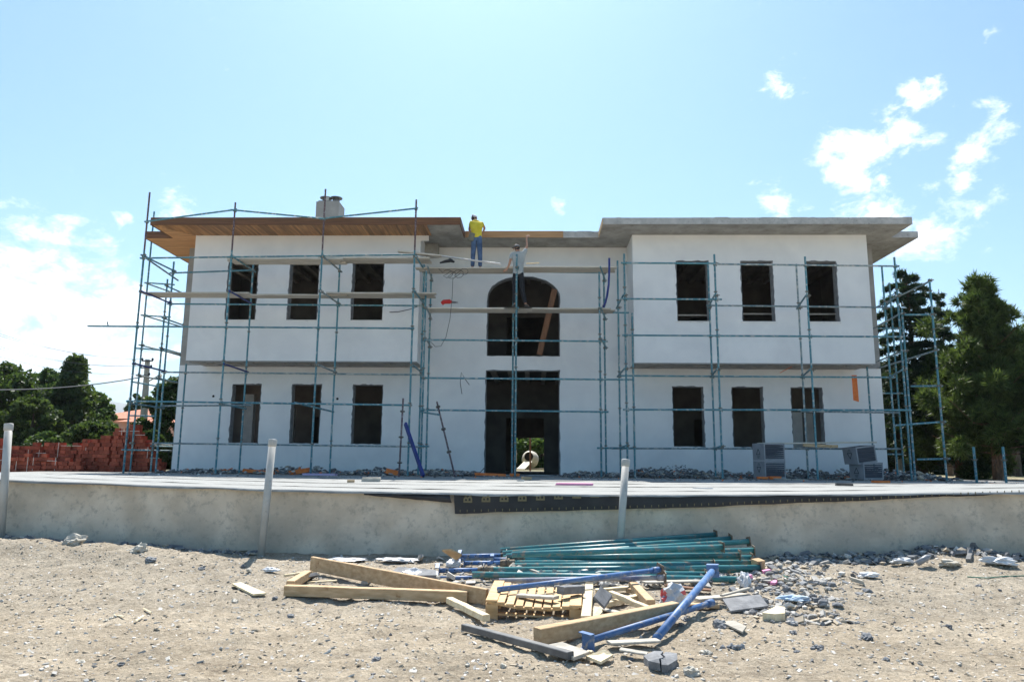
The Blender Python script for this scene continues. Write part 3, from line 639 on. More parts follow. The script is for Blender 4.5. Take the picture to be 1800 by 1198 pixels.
# holes for wires and dangling wires on the facade
for px, py in ((593, 700.5), (375, 696)):
    p = U(px, py, YM - .004); m2 = MB(); m2.ring([p, p + Vector((0, .003, 0))], .045, 14); build('wire_hole', m2, 'hole', house)
m2 = MB(); m2.ring([U(812, 692, 24.9), U(809, 672, 24.8), U(811, 654, 24.95), U(817, 665, 24.8), U(825, 676, 24.7)], .012, 5); build('dangling_wire', m2, 'black', house)
m2 = MB(); m2.ring([U(851, 822, 24.9), U(841, 833, 24.8)], .012, 5); build('dangling_wire', m2, 'black', house)

# ------------------------------------------------------------------ scaffolds
TR = .031
cl = MB(); cl.ring([(0, 0, -.028), (0, 0, .028)], .052, 8); cl.beam((.03, -.05, 0), (.10, -.05, .01), .03, .03, .004); cl.ring([(.05, -.03, -.06), (.05, -.03, .06)], .011, 5)
clm = protomesh('coupler', cl, 'clamp')
ro = MB(); ro.ring([(0, 0, -.006), (0, 0, .006)], .062, 8); ro.ring([(0, 0, -.03), (0, 0, -.006)], .04, 8); rom = protomesh('rosette', ro, 'clamp')
class Scaf:
    def __init__(s, label, loc, group='scaffolds round the building'):
        s.t = thing('scaffold', label, 'scaffold', loc, group); s.st = []
    def std(s, x, y, ztop, z0=None, m='tube', ext=None, ros=True, r=TR):
        z0 = tz(x, y) if z0 is None else z0
        zt = ext if ext else ztop
        o = build('standard', MB().ring([(x, y, z0 + .02), (x, y, zt)], r, 8), m, s.t, smooth=False)
        s.st.append((x, y, z0, ztop))
        build('base_plate', MB().box(x - .075, x + .075, y - .075, y + .075, z0, z0 + .018), 'clamp', o) if z0 < 2 else None
        if ext: build('standard', MB().ring([(x, y, ext - .001), (x, y, ztop)], r * .92, 8), 'tube_rust', s.t)
        if ros:
            z = z0 + .9 + random.uniform(0, .2)
            while z < zt - .2: inst('rosette', rom, o, (x, y, z)); z += 1.18
        return o
    def tube(s, p0, p1, m='tube', nm='ledger', clamp=True, r=TR * .92):
        p0 = Vector(p0); p1 = Vector(p1); d = (p1 - p0).normalized()
        o = build(nm, MB().ring([p0 - d * .08, p1 + d * .08], r, 8), m, s.t)
        if clamp:
            for (x, y, z0, z1) in s.st:
                # a coupler wherever the tube passes a standard
                ab = p1 - p0; k = ((Vector((x, y, 0)) - Vector((p0.x, p0.y, 0))).dot(Vector((ab.x, ab.y, 0)))) / max(1e-6, ab.x ** 2 + ab.y ** 2)
                if -.04 < k < 1.04:
                    q = p0 + ab * k
                    if (Vector((q.x, q.y)) - Vector((x, y))).length < .16 and z0 < q.z < z1 + .1: inst('coupler', clm, o, (x, y, q.z), (0, 0, random.uniform(-.6, .6)))
        return o
YO, YI = 21.8, 23.4
yo_l, yi_l = YO - .055, YI - .055
# left wing
s = Scaf('teal tube scaffold with rusty upright extensions in front of the left wing', (-8, 22.6, 1.02))
XA, XB, XC, XD = -12.3, -9.5, -6.63, -3.72
ztop = [U(269.6, 338, YO).z, U(411.6, 356, YO).z, U(571, 332.5, YO).z, U(730, 351, YO).z]
for x, z in zip((XA, XB, XC, XD), ztop): s.std(x, YO, z, ext=U(500, 440, YO).z + .0)
INN = [-12.15, -9.43, -6.5, -3.66]
for x in INN: s.std(x, YI, U(500, 465, YI).z + (0 if x > -12 else .1))
s.std(-12.0, 24.55, 4.72)
zt = [U(260, 390, YO), U(411, 370, YO), U(568, 385, YO), U(729, 367.6, YO)]
for a, b in zip(zt, zt[1:]): s.tube((a.x, yo_l, a.z), (b.x, yo_l, b.z), nm='guard_tube')
s.tube((XA, yo_l, 7.68), (XD, yo_l, 7.80)); s.tube((-13.72, yo_l - .04, U(190, 574, YO).z), (XD, yo_l - .04, 5.46)); s.tube((XA, yo_l, U(240, 705, YO).z), (XD, yo_l, U(718, 712, YO).z))
s.tube((INN[0], yi_l, 7.62), (INN[1], yi_l, 7.72)); 
for z in (6.56, 4.27, 1.96): s.tube((INN[0], yi_l, z), (INN[3], yi_l, z - .04), m='tube_worn' if z < 6 else 'tube')
s.tube((-12.0, yi_l - .06, 3.16), (-9.2, yi_l - .06, 3.2), m='tube_worn'); s.tube((-7.3, 22.2, 3.2), (INN[2], 23.3, 3.02), nm='transom')
for i, (x, xi) in enumerate(zip((XA, XB, XC, XD), INN)):
    for z in (7.72, 6.60, 4.32): s.tube((x + .05, YO, z + .02), (xi + .05, YI, z - .02), nm='transom', m='tube_blue' if (i < 2 and z < 7) else 'tube_worn' if i == 2 else 'tube')
s.tube((XA + .05, YO, 3.12), (INN[0] + .05, YI, 3.1), nm='transom'); s.tube((XB + .05, YO, 3.12), (INN[1] + .05, YI, 3.1), nm='transom')
for px, py in ((190, 572),): 
    p = U(px, py, YO); build('tube_hook', MB().ring([p, p + Vector((-.04, 0, .12))], .02, 6), 'tube_worn', s.t)
s.tube((XA - .05, YO, 7.78), (XA - .3, 24.6, 7.7), nm='ledger', m='tube_worn')
# left end return
s2 = Scaf('narrow teal scaffold tower standing off the left end wall', (-13.9, 26.5, .95))
s2.std(-14.15, 25.5, U(280.7, 372, 25.5).z, ros=False); s2.std(-13.42, 25.5, 7.95); s2.std(-13.72, 27.6, U(328, 465, 27.6).z)
for a, b in (((261, 497), (303, 500)), ((251, 554), (296, 557)), ((243, 612), (284, 615)), ((234, 671), (274, 678)), ((230, 730), (268, 731)), ((218, 790), (258, 791))):
    s2.tube(U(*a, 25.44), U(*b, 25.44), nm='ledger')
for zz in (7.8, 6.6, 5.5, 4.4, 2.0):
    s2.tube((-14.2, 25.5, zz), (-13.8, 27.6, zz - .03), nm='transom', m='tube_worn')
    s2.tube((-13.45, 25.5, zz - .1), (-13.3, 28.6, zz - .1), nm='transom')
s2.tube(U(284, 615, 25.44), U(318, 625, 26.5)); s2.tube(U(258, 791, 25.44), U(303, 792, 26.5))
# centre
YCO, YCI = 22.6, 24.25
s = Scaf('teal tube scaffold carrying two workmen in front of the arched window and doorway', (-.6, 23.4, 1.02))
CO = [-3.46, -.55, 2.09]; CI = [U(757, 520, YCI).x, U(901, 700, YCI).x, U(1063, 620, YCI).x]
for x, yy in zip(CO, (476, 447, 478)): s.std(x, YCO, U(900, yy, YCO).z)
for x in CI: s.std(x, YCI, U(900, 478, YCI).z)
s.tube((CO[0], YCI - .055, U(752, 475.7, YCI).z), (CO[2] + .15, YCI - .055, U(1053, 480, YCI).z))
s.tube((CI[0], YCI - .055, U(760, 547.7, YCI).z), (U(1101, 550, YCI).x, YCI - .055, U(1101, 550, YCI).z))
for a, b in (((750, 597), (1064, 599.6)), ((751, 664), (1110, 667)), ((742, 720), (1065, 723.5))):
    s.tube(U(*a, YCO - .055), U(*b, YCO - .055))
s.tube(U(1054, 787, YCO - .055), U(1110, 787, YCO - .055)); s.tube(U(738, 784, YCO - .055), U(750, 784, YCO - .055)); s.tube(U(743, 724, 22.5), U(769, 728, 22.0), nm='transom')
for x, xi in zip(CO, CI):
    for z in (7.62, 6.28, 5.3): s.tube((x + .05, YCO, z), (xi + .05, YCI, z - .02), nm='transom', m='tube_worn' if x < -3 else 'tube')
# right wing
s = Scaf('teal tube scaffold with short uprights in front of the right wing', (7, 22.6, 1.02))
RX = [2.79, 5.56, 8.32, 11.02]; RI = [U(1087, 560, YI).x, U(1248, 560, YI).x, U(1405, 560, YI).x, U(1557, 560, YI).x]
for x, (px, yy) in zip(RX, ((1097, 446), (1258, 447), (1415, 451), (1572, 452))): s.std(x, YO, U(px, yy, YO).z, m='tube')
for x, (px, yy) in zip(RI, ((1084, 458), (1244, 460), (1399, 464), (1549, 468))): s.std(x, YI, U(px, yy, YI).z, m='tube_worn' if px in (1399,) else 'tube')
s.std(3.02, YO + .12, 6.0); s.std(11.22, 24.55, 4.72)
def lg(a, b, y, m='tube'): s.tube(U(*a, y), U(*b, y), m)
lg((1096, 462), (1259, 463), YO - .055); lg((1259, 464), (1576, 467.7), YO - .06, 'tube_worn'); lg((1096, 525), (1264, 526), YO - .055); lg((1098, 589), (1586, 591.7), YO - .055)
lg((1246, 536.7), (1556, 540), YI - .055, 'tube_worn'); lg((1090, 660), (1568, 663), YI - .055); lg((1100, 719.5), (1597, 720.5), YO - .055); lg((1412, 722.5), (1576, 725), YI - .055, 'tube_worn'); lg((1080, 787.5), (1578, 788.5), YI - .055, 'tube_worn')
for i, (x, xi) in enumerate(zip(RX, RI)):
    zz = [6.5, 4.24] + ([1.95] if i < 2 else [])
    for z in zz: s.tube((x - .05, YO, z + .02), (xi - .05, YI, z - .02), nm='transom')
# right end
s = Scaf('open teal scaffold tower beyond the right end wall in front of the cedar', (12.2, 24, 1.0))
R5, R6 = 11.3, 12.02
s.std(R5, YO + .35, U(1595, 539, YO).z, ros=False); s.std(R6, YO, U(1631, 490, YO).z, m='tube'); s.std(U(1575, 650, 26.3).x, 26.3, U(1568, 497, 26.3).z)
for a, b in (((1595, 553), (1641, 553)), ((1606, 678.5), (1652, 678)), ((1578, 747), (1658, 741)), ((1617, 807), (1665, 806))): s.tube(U(*a, YO + .055), U(*b, YO + .055))
for z in (U(1632, 493, YO).z, U(1648, 615, YO).z): s.tube((R6 + .05, YO, z), (R6 + .05, 27.5, z - .1), m='tube_worn'); 
for z in (6.05, 4.9): s.tube((R5 - .06, YO + .3, z), (R5 + .5, 27.3, z - .05), m='tube_worn')
for yy in (577, 691, 798): s.tube(U(1545, yy, 26.25), U(1583, yy, 26.25))
for px, lab in ((1717, 'short teal scaffold upright standing alone nearest the pine trunk on its left'), (1769, 'short teal scaffold upright standing alone at the far right of the terrace')):
    p = U(px, 848, 19.5); p.z = tz(p.x, 19.5); top = U(px, 785, 19.5).z
    t = thing('scaffold_upright', lab, 'scaffold tube', p, 'short uprights at the right of the terrace')
    o = build('standard', MB().ring([p, (p.x, p.y, top)], .032, 8), 'tube', t); inst('rosette', rom, o, (p.x, p.y, p.z + .62), None, (1.3, 1.3, 1.3)); build('base_plate', MB().box(p.x - .07, p.x + .07, p.y - .07, p.y + .07, p.z, p.z + .015), 'clamp', t)

# ------------------------------------------------------------------ planks on the scaffolds
def plank(p0, p1, label, w=.22, h=.045, m='plank', cat='plank', group=None, name='plank', **kw):
    return build(name, MB().beam(p0, p1, w, h, .005, n=5, wob=.006, **kw), m, label=label, cat=cat, group=group)
def deck(px0, px1, py, Yc, n, z, lab, grp, tilt=0, w=.22):
    xa = U(px0, py, Yc).x; xb = U(px1, py, Yc).x
    for i in range(n):
        yy = Yc + (i - (n - 1) / 2) * (w + .02); e0 = random.uniform(-.1, .1); e1 = random.uniform(-.1, .1)
        place = ['front', 'middle', 'rear'][i] if n == 3 else ['front', 'rear'][i] if n == 2 else 'single'
        plank((xa + e0, yy, z + .002 * i), (xb + e1, yy, z + tilt + .002 * i), f'{place} plank of the {lab}', w=w, group=grp)
deck(406, 602, 457, 22.5, 3, 7.79, 'upper deck over the two leftmost upper windows', 'scaffold planks')
deck(565, 757, 456, 22.55, 3, 7.84, 'upper deck over the third upper window from the left', 'scaffold planks')
deck(262, 440, 523, 22.5, 3, 6.67, 'lower deck at the left corner of the left wing', 'scaffold planks')
deck(425, 612, 525, 22.7, 2, 6.68, 'lower deck across the first two upper left windows', 'scaffold planks')
deck(575, 764, 525, 22.65, 3, 6.71, 'lower deck across the third upper left window', 'scaffold planks')
deck(738, 900, 467, 23.3, 3, 7.70, 'upper centre deck under the man in yellow', 'scaffold planks')
deck(890, 1081, 471, 23.3, 3, 7.74, 'upper centre deck right of the middle uprights', 'scaffold planks')
deck(752, 930, 537, 23.3, 3, 6.36, 'lower centre deck left half with the red drill', 'scaffold planks')
deck(886, 1077, 542, 23.3, 3, 6.36, 'lower centre deck right half crossing the arched window', 'scaffold planks')
plank(U(700, 442, 22.3), U(776, 450, 22.3), 'short weathered plank jutting out at the right corner of the left scaffold', w=.2)
plank(U(752, 447, 23.1), U(880, 464, 23.1), 'long pale straight edge sloping down to the right beside the man in yellow', w=.12, h=.03, m='bag')
plank(U(925, 463, 23.2), U(948, 462, 23.2), 'small yellowish offcut lying on the upper centre deck', w=.08, h=.025, m='pale_timber')
plank(U(1333, 779, 22.9), U(1538, 777, 22.9), 'weathered plank laid between the two stacks of grey insulation packs', w=.25)
plank(U(1412, 782, 22.7), U(1472, 784, 22.7), 'short brown timber tucked under the plank beside the lower right window', w=.1, h=.09, m='timber', name='timber', cat='timber')
plank(U(948, 624, 25.0) + Vector((0, 0, .02)), U(975, 508, 24.85), 'brown board leaning diagonally in the arched window', w=.20, h=.025, m='board_brown', up=(0, 1, 0), name='board', cat='board')

# pipes and beams leaning or standing on the terrace
def rosettepole(p0, p1, lab, m='tube_rust'):
    t = thing('scaffold_pole', lab, 'pole', p0); p0 = Vector(p0); p1 = Vector(p1); o = build('tube', MB().ring([p0, p1], .026, 8), m, t)
    for k in (.32, .62, .93) if lab.startswith('left') or 'tilted' in lab else (.18, .5, .83): 
        q = p0.lerp(p1, k); d = (p1 - p0).normalized(); build('ring', MB().ring([q - d * .012, q + d * .012], .07, 10), 'clamp', o)
p = U(701, 844, 20.2); p.z = tz(p.x, 20.2); rosettepole(p, U(708.7, 700, 20.8), 'speckled upright pole with ring collars standing before the left wing corner')
p = U(800, 841, 20.8); p.z = tz(p.x, 20.8); rosettepole(p, U(768, 706, 22.3), 'tilted speckled pole with ring collars leaning left of the doorway')
p = U(744, 841, 20.6); p.z = tz(p.x, 20.6) + .03; build('blue_beam', MB().beam(p, U(712.5, 744, 21.7), .07, .12, .006), 'tube_blue', label='dark blue steel beam leaning against the scaffold left of the doorway', cat='beam')
pts = [U(1071, 453.5, 22.3), U(1071, 475, 22.3), U(1070, 500, 22.3), U(1067, 520, 22.3), U(1064, 532, 22.3), U(1060, 540, 22.35)]
build('bent_pipe', MB().ring(pts, .034, 8), 'tube_blue', smooth=True, label='bright blue bent pipe hooked on the right end of the centre scaffold', cat='pipe')
# orange strap on the right bay
mb = MB(); vs = []
for i in range(9):
    k = i / 8; a = U(1497 + 3 * k, 659 + 44 * k, 24.9); b = U(1506 + 4 * k, 659 + (44 + 3) * k, 24.88); vs += [a, b, b + Vector((0, .006, 0)), a + Vector((0, .006, 0))]
mb.add(vs, [(i * 4 + k, i * 4 + (k + 1) % 4, (i + 1) * 4 + (k + 1) % 4, (i + 1) * 4 + k) for i in range(8) for k in range(4)] + [(0, 1, 2, 3), (35, 34, 33, 32)])
build('orange_strap', mb, 'orange', label='orange plastic strip hanging on the white wall under the right bay', cat='strip')
build('orange_strap', MB().beam(U(1371, 655, 24.3), U(1392, 644, 24.1), .07, .008, .002), 'orange', label='orange strip caught under the right bay', cat='strip')
# cable loops and the drill
mb = MB(); pts = [U(771, 472, 22.4)]
for (cx, cy, r) in ((787, 481, 9), (794, 483, 8), (806, 481, 9), (816, 477, 7)):
    for a in range(0, 8): pts.append(U(cx + r * math.cos(a * .785 + 3.4), cy + r * .8 * math.sin(a * .785 + 3.4), 22.42))
pts += [U(796, 490, 22.4), U(795, 520, 22.4), U(791, 560, 22.38), U(784, 592, 22.36), U(775, 608, 22.36), U(765, 609, 22.38), U(757, 600, 22.4)]
build('cable', mb.ring(pts, .008, 5), 'black', smooth=True, label='black extension cable looped under the upper centre deck and hanging down', cat='cable')
build('cable', MB().ring([U(672, 549, 24.1), U(700, 548, 23.9), U(722, 543, 23.7), U(740, 536, 23.45)], .012, 5), 'black', smooth=True, label='dark cable running from the third upper left window to the scaffold', cat='cable')
t = thing('drill', 'red power drill lying on the lower centre deck', 'drill', U(786, 534, 22.95) )
c = U(786, 534, 22.95); mb = MB(); mb.ring([c + Vector((-.2, 0, .03)), c + Vector((-.12, 0, .07)), c + Vector((.08, 0, .08)), c + Vector((.16, 0, .06))], [.03, .07, .075, .03], 10); mb.beam(c + Vector((-.08, 0, .05)), c + Vector((-.16, 0, -.02)), .05, .06); build('body', mb, 'red', t)
build('chuck', MB().ring([c + Vector((.16, 0, .06)), c + Vector((.26, 0, .055)), c + Vector((.36, 0, .05))], [.035, .03, .008], 8), 'dark_steel', t)
t = thing('power_saw', 'dark power tool lying on the upper centre deck left of the man in yellow', 'power tool', U(788, 463, 23.0)); c = U(788, 462, 23.0)
mb = MB(); mb.ring([c + Vector((-.28, 0, .0)), c + Vector((-.1, 0, .05)), c + Vector((.08, 0, .08)), c + Vector((.2, 0, .03))], [.025, .05, .06, .03], 8); build('body', mb, 'black', t); build('handle', MB().ring([c + Vector((-.02, 0, .09)), c + Vector((.05, 0, .15)), c + Vector((.14, 0, .1))], .018, 6), 'dark_steel', t)

# ------------------------------------------------------------------ insulation packs
def pack(c, w, d, h, rz, label, ry=0., tri=1):
    t = thing('insulation_pack', label, 'insulation pack', c, 'shrink wrapped insulation packs'); rot = Matrix.Rotation(rz, 3, 'Z') @ Matrix.Rotation(ry, 3, 'Y'); c = Vector(c)
    mb = MB()
    n = 9; s_ = h / n
    for i in range(n): mb.obox(c + rot @ Vector((random.uniform(-.005, .005), 0, s_ * (i + .5))), w, d, s_ - .008, rot)
    build('foam_sheets', mb, 'foam_dark', t)
    mb = MB()
    for (x, y, sx, sy) in ((-w / 2 - .004, 0, .006, d + .01), ): mb.obox(c + rot @ Vector((x, y, h / 2)), sx, sy, h, rot)
    for (x, z, sx, sz) in ((0, .02, w + .014, .05), (0, h - .02, w + .014, .05)): mb.obox(c + rot @ Vector((x, -d / 2 - .006, z)), sx, .008, sz, rot)
    for x in (-w / 2 + .015, w / 2 - .015): mb.obox(c + rot @ Vector((x, -d / 2 - .005, h / 2)), .04, .006, h, rot)
    build('wrap', mb, 'wrap', t)
    # black triangle mark and lines of small print on the side
    mb = MB(); X = -w / 2 - .009; sgn = tri; P = [Vector((X, -.10, h * .5 - .08 * sgn)), Vector((X, .10, h * .5 - .08 * sgn)), Vector((X, 0, h * .5 + .09 * sgn))]
    for a, b in zip(P, P[1:] + P[:1]): mb.beam(c + rot @ a, c + rot @ b, .004, .02, .001, up=rot @ Vector((0, 0, 1)) if abs((b - a).z) < .1 else rot @ Vector((0, 1, 0)))
    for k in range(3): mb.obox(c + rot @ Vector((X, 0, h * .5 - sgn * (.13 + .03 * k))), .003, .16 - .03 * k, .010, rot)
    build('printed_mark', mb, 'black', t)
p = U(1354, 838, 22.9); z = tz(p.x, 22.9) + .02; cc = Vector((p.x + .0, 22.95, z)); rz = R_(15)
ph = (U(1354, 778, 22.7).z - z) / 2
pack(cc, .70, .62, ph - .01, rz, 'lower pack of the left insulation stack, point down triangle on its side', tri=-1)
pack(cc + Vector((0, 0, ph)), .70, .62, ph - .01, rz, 'upper pack of the left insulation stack below the middle right window', tri=1)
p = U(1520, 838, 22.9); cc = Vector((p.x + .08, 22.95, z))
pack(cc, .68, .62, ph - .03, rz, 'lower pack of the leaning insulation stack by the right corner', tri=1)
pack(cc + Vector((-.12, .05, ph - .05)), .68, .6, ph - .02, rz, 'upper pack tipping sideways on the insulation stack by the right corner', ry=R_(-7), tri=-1)

# ------------------------------------------------------------------ rubble on the terrace
CH = ['chip_dark', 'chip_mid', 'foam_grey', 'chip_pale', 'orange', 'stone_grey', 'chip_sand']
def chips(name, n, fn, size, mats, kind='stuff', parent=None, flat=.45, probs=None, label=None, cat=None):
    mb = MB()
    for _ in range(n):
        x, y, z = fn(); r = size[0] * (size[1] / size[0]) ** (random.random() ** 1.7); mi = random.choices(range(len(mats)), probs)[0] if probs else random.randrange(len(mats))
        if random.random() < .5: mb.rock((x, y, z + r * .3), r, (1, random.uniform(.5, 1), random.uniform(.3, .8)), mi)
        else: mb.obox((x, y, z + r * .3), r * random.uniform(1, 3), r * random.uniform(.6, 1.6), r * random.uniform(.2, .8), Matrix.Rotation(random.uniform(0, 6.3), 3, 'Z') @ Matrix.Rotation(random.uniform(-.6, .6), 3, 'X') @ Matrix.Rotation(random.uniform(-.5, .5), 3, 'Y'), mi, .12)
    return build(name, mb, mats, parent, kind=kind, label=label, cat=cat)
def heap_fn(segs, y0, y1, hmax):
    def fn():
        a, b, h = random.choice(segs); x = random.uniform(a, b); k = random.random(); y = y0 + (y1 - y0) * (k ** .6); e = math.sin(math.pi * (x - a) / (b - a)) ** .5
        return x, y, tz(x, y) + random.random() * h * hmax * e * (.3 + .7 * k)
    return fn
chips('rubble', 2600, heap_fn([(-12.2, -8.8, .5), (-9.3, -6.5, 1.), (-6.3, -4.0, .7), (-4.4, -2.2, .8), (-3.3, -1.8, .5)], 23.1, 25.0, .24), (.02, .10), ['chip_dark', 'foam_grey', 'chip_mid', 'chip_pale', 'orange', 'chip_sand'], probs=(5, 5, 3, 1, .9, 1), label='strip of grey insulation scraps and mortar rubble along the foot of the left wing', cat='rubble')
chips('rubble', 3600, heap_fn([(1.0, 3.0, .5), (3.0, 4.8, 1.), (3.8, 5.8, 1.35), (5, 8, .7), (7.8, 10.0, 1.1), (9.8, 12.3, 1.3), (11.0, 13.2, .9)], 22.9, 25.0, .30), (.02, .10), ['chip_dark', 'foam_grey', 'chip_mid', 'chip_pale', 'orange', 'chip_sand'], probs=(5, 5, 3, 1, .4, 1), label='strip of grey insulation scraps and mortar rubble along the foot of the right wing', cat='rubble')
chips('crumbs', 700, lambda: (lambda x, y: (x, y, tz(x, y) + .008))(random.uniform(-12, 13), random.uniform(19.5, 24.5)), (.012, .05), ['chip_dark', 'chip_mid', 'chip_pale', 'orange'], probs=(3, 3, 1, .3), label='crumbs of mortar and foam strewn over the terrace', cat='debris')
def scrap(px, py, Y, sx, sy, sz, m, name, label, cat, rz=0., dz=0., ry=0.):
    p = U(px, py, Y); z = tz(p.x, Y) + dz; mb = MB(); rot = Matrix.Rotation(rz, 3, 'Z') @ Matrix.Rotation(ry, 3, 'Y')
    mb.obox((p.x, Y, z + sz / 2 + .012), sx, sy, sz, rot, jit=.04); return build(name, mb, m, label=label, cat=cat)
scrap(562, 836, 21.2, .95, .3, .06, 'lilac', 'foam_board', 'lilac foam board lying on the terrace before the left wing', 'foam board', .05)
scrap(1010, 850, 14.8, .72, .18, .04, 'pink', 'foam_board', 'pink foam board lying on the silver sheeting in front of the doorway', 'foam board', .0)
scrap(652, 846, 15.3, .38, .12, .085, 'grey_wood', 'timber_block', 'larger grey timber block lying on the silver sheeting', 'timber', .15)
scrap(617, 848, 14.6, .14, .1, .05, 'card', 'timber_block', 'small brown timber block beside the larger grey one on the sheeting', 'timber', .15)
scrap(1484, 853, 14.4, .30, .09, .04, 'bitumen', 'roof_scrap', 'black scrap lying on the sheeting right of centre', 'scrap', .0)
scrap(1548, 846, 18.5, .42, .16, .05, 'orange', 'plastic_scrap', 'bright orange plastic scrap at the sunlit edge by the right corner', 'plastic scrap', .1)
scrap(1752, 850, 18.0, .30, .12, .02, 'orange', 'plastic_scrap', 'flat orange plastic scrap by the uprights at the far right', 'plastic scrap', .1)
scrap(1236, 856, 13.2, .34, .1, .012, 'bag', 'white_offcut', 'thin white offcut lying on the silver sheeting right of the leaning pipe', 'offcut', .05)
scrap(925, 845, 18.6, .24, .1, .07, 'card', 'timber_block', 'brown block lying at the shadow edge just right of the middle uprights', 'timber', .3)
scrap(915, 847, 17.2, .16, .1, .04, 'chip_pale', 'mortar_lump', 'pale mortar lump beside the brown block near the middle uprights', 'mortar', .3)
for px, py, Y, sx in ((515, 833, 23.2, .5), (680, 832, 23.0, .4), (886, 838, 22.8, .75), (1335, 838, 22.6, .4), (1372, 836, 22.4, .45), (1400, 841, 22.4, .3)):
    pass
scrap(455, 829, 23.6, .95, .3, .10, 'orange', 'torn_bag', 'torn orange bag half buried in rubble under the second lower left window', 'bag', .05, ry=.08)
scrap(527, 828, 23.5, .6, .25, .14, 'orange', 'torn_bag', 'crumpled orange bag in the rubble by the second upright', 'bag', .1, ry=-.2)
scrap(690, 829, 23.4, .42, .22, .16, 'orange', 'torn_bag', 'small orange bag in the rubble beside the speckled pole', 'bag', .2, ry=.2)
scrap(862, 838, 23.4, .95, .35, .07, 'orange', 'torn_bag', 'flattened orange bag at the threshold left of the middle uprights', 'bag', .0, ry=.03)
scrap(905, 839, 22.9, .3, .2, .08, 'orange', 'torn_bag', 'orange scrap at the foot of the middle uprights', 'bag', .0)
scrap(1340, 840, 22.1, .30, .15, .07, 'orange', 'torn_bag', 'orange scrap left below the insulation stack', 'bag', .0)
scrap(1362, 836, 22.2, .34, .15, .08, 'orange', 'torn_bag', 'orange scrap at the foot of the left insulation stack', 'bag', .1)
plank(U(1360, 841, 21.6) , U(1420, 843, 21.6), 'thin lath lying on the terrace before the left insulation stack', w=.06, h=.03, m='grey_wood')
plank(U(1085, 844, 20.5), U(1145, 845, 20.2), 'grey board lying flat on the terrace right of the doorway', w=.3, h=.025, m='grey_wood')

# ------------------------------------------------------------------ PVC pipes by the wall
for (a, b, Y0, Y1_, lab) in (((15.5, 745), (1, 948), 10.95, 10.9, 'pale plastic pipe standing against the wall at the left edge'), ((479.5, 773), (459, 975), 10.97, 10.82, 'pale plastic pipe leaning against the wall in front of the left wing'), ((1100, 808), (1088, 985), 10.97, 10.75, 'pale plastic pipe leaning against the wall behind the steel props')):
    top = U(*a, Y0); bot = U(*b, Y1_); t = thing('plastic_pipe', lab, 'pipe', bot, 'plastic pipes along the wall'); d = (top - bot).normalized()
    build('tube', MB().ring([bot - d * .05, top], .054, 18), 'pvc', t, smooth=True); build('socket', MB().ring([top - d * .10, top - d * .09, top + d * .0, top + d * .008], [.056, .0635, .0635, .058], 18), 'pvc', t, smooth=True)

G0 = G
def G(px, py, h=0.):
    """the point h above the ground that the photograph shows at (px, py), by marching along the sight line"""
    d = RM @ Vector((px - 900, 599 - py, -F)); y = 4.6
    while y < 11.0:
        t = y / d.y; x = d.x * t; z = CZ + d.z * t
        if z <= gz(x, y) + h: break
        y += .01
    t = y / d.y; return Vector((d.x * t, y, gz(d.x * t, y) + h if y < 11 else CZ + d.z * t))
# ------------------------------------------------------------------ heap of steel props, timber, pallet
def prop(pl, pr, label, mo='teal', mi='prop_blue', split=.16, r=.038, endl=True, endr=True, up=0.):
    pl = Vector(pl); pr = Vector(pr); t = thing('steel_prop', label, 'steel prop', pl, 'steel props in the heap'); d = (pr - pl).normalized(); L_ = (pr - pl).length
    q = pl + d * L_ * split
    build('outer_tube', MB().ring([q, pr], r, 12), mo, t, smooth=True)
    inner = build('inner_tube', MB().ring([pl, q + d * .01], r * .78, 12), mi, t, smooth=True)
    hl = MB(); k = .1
    sidev = d.cross(Vector((0, 0, 1))).normalized(); 
    while k < L_ * split - .05 and split < .9: 
        c = pl + d * k - Vector((0, 1, 0)) * (r * .78) + Vector((0, 0, .006)); hl.ring([c - Vector((0, .004, 0)), c + Vector((0, .004, 0))], .008, 6); k += .1
    if hl.v: build('pin_holes', hl, 'hole', inner)
    if .01 < split < .9:
        cb = MB(); cb.ring([q - d * .05, q + d * .0, q + d * .14, q + d * .15], [r * 1.0, r * 1.28, r * 1.28, r * 1.05], 12); cb.ring([q + d * .05, q + d * .075], r * 1.75, 12)
        col = build('collar', cb, 'rust', t); hp = q + d * .03; build('pin', MB().ring([hp + Vector((0, -.07, -.02)), hp + Vector((0, -.08, .05)), hp + Vector((0, .0, .08)), hp + Vector((0, .06, .04))], .007, 5), 'dark_steel', col)
    for e, p in ((endl, pl), (endr, pr)):
        if e:
            mb = MB(); u = d.cross(Vector((0, 0, 1))).normalized(); w = u.cross(d); rot = Matrix((d, u, w)).transposed() @ Matrix.Rotation(up + random.uniform(-.3, .3), 3, 'X')
            s_ = .13; mb.obox(p, .008, s_, s_, rot)
            if p is pl: 
                for ss in (-1, 1): mb.obox(p + rot @ Vector((-.02, 0, ss * s_ / 2)), .05, s_, .007, rot)
            build('end_plate', mb, mi if p is pl else 'rust', t)
    return t
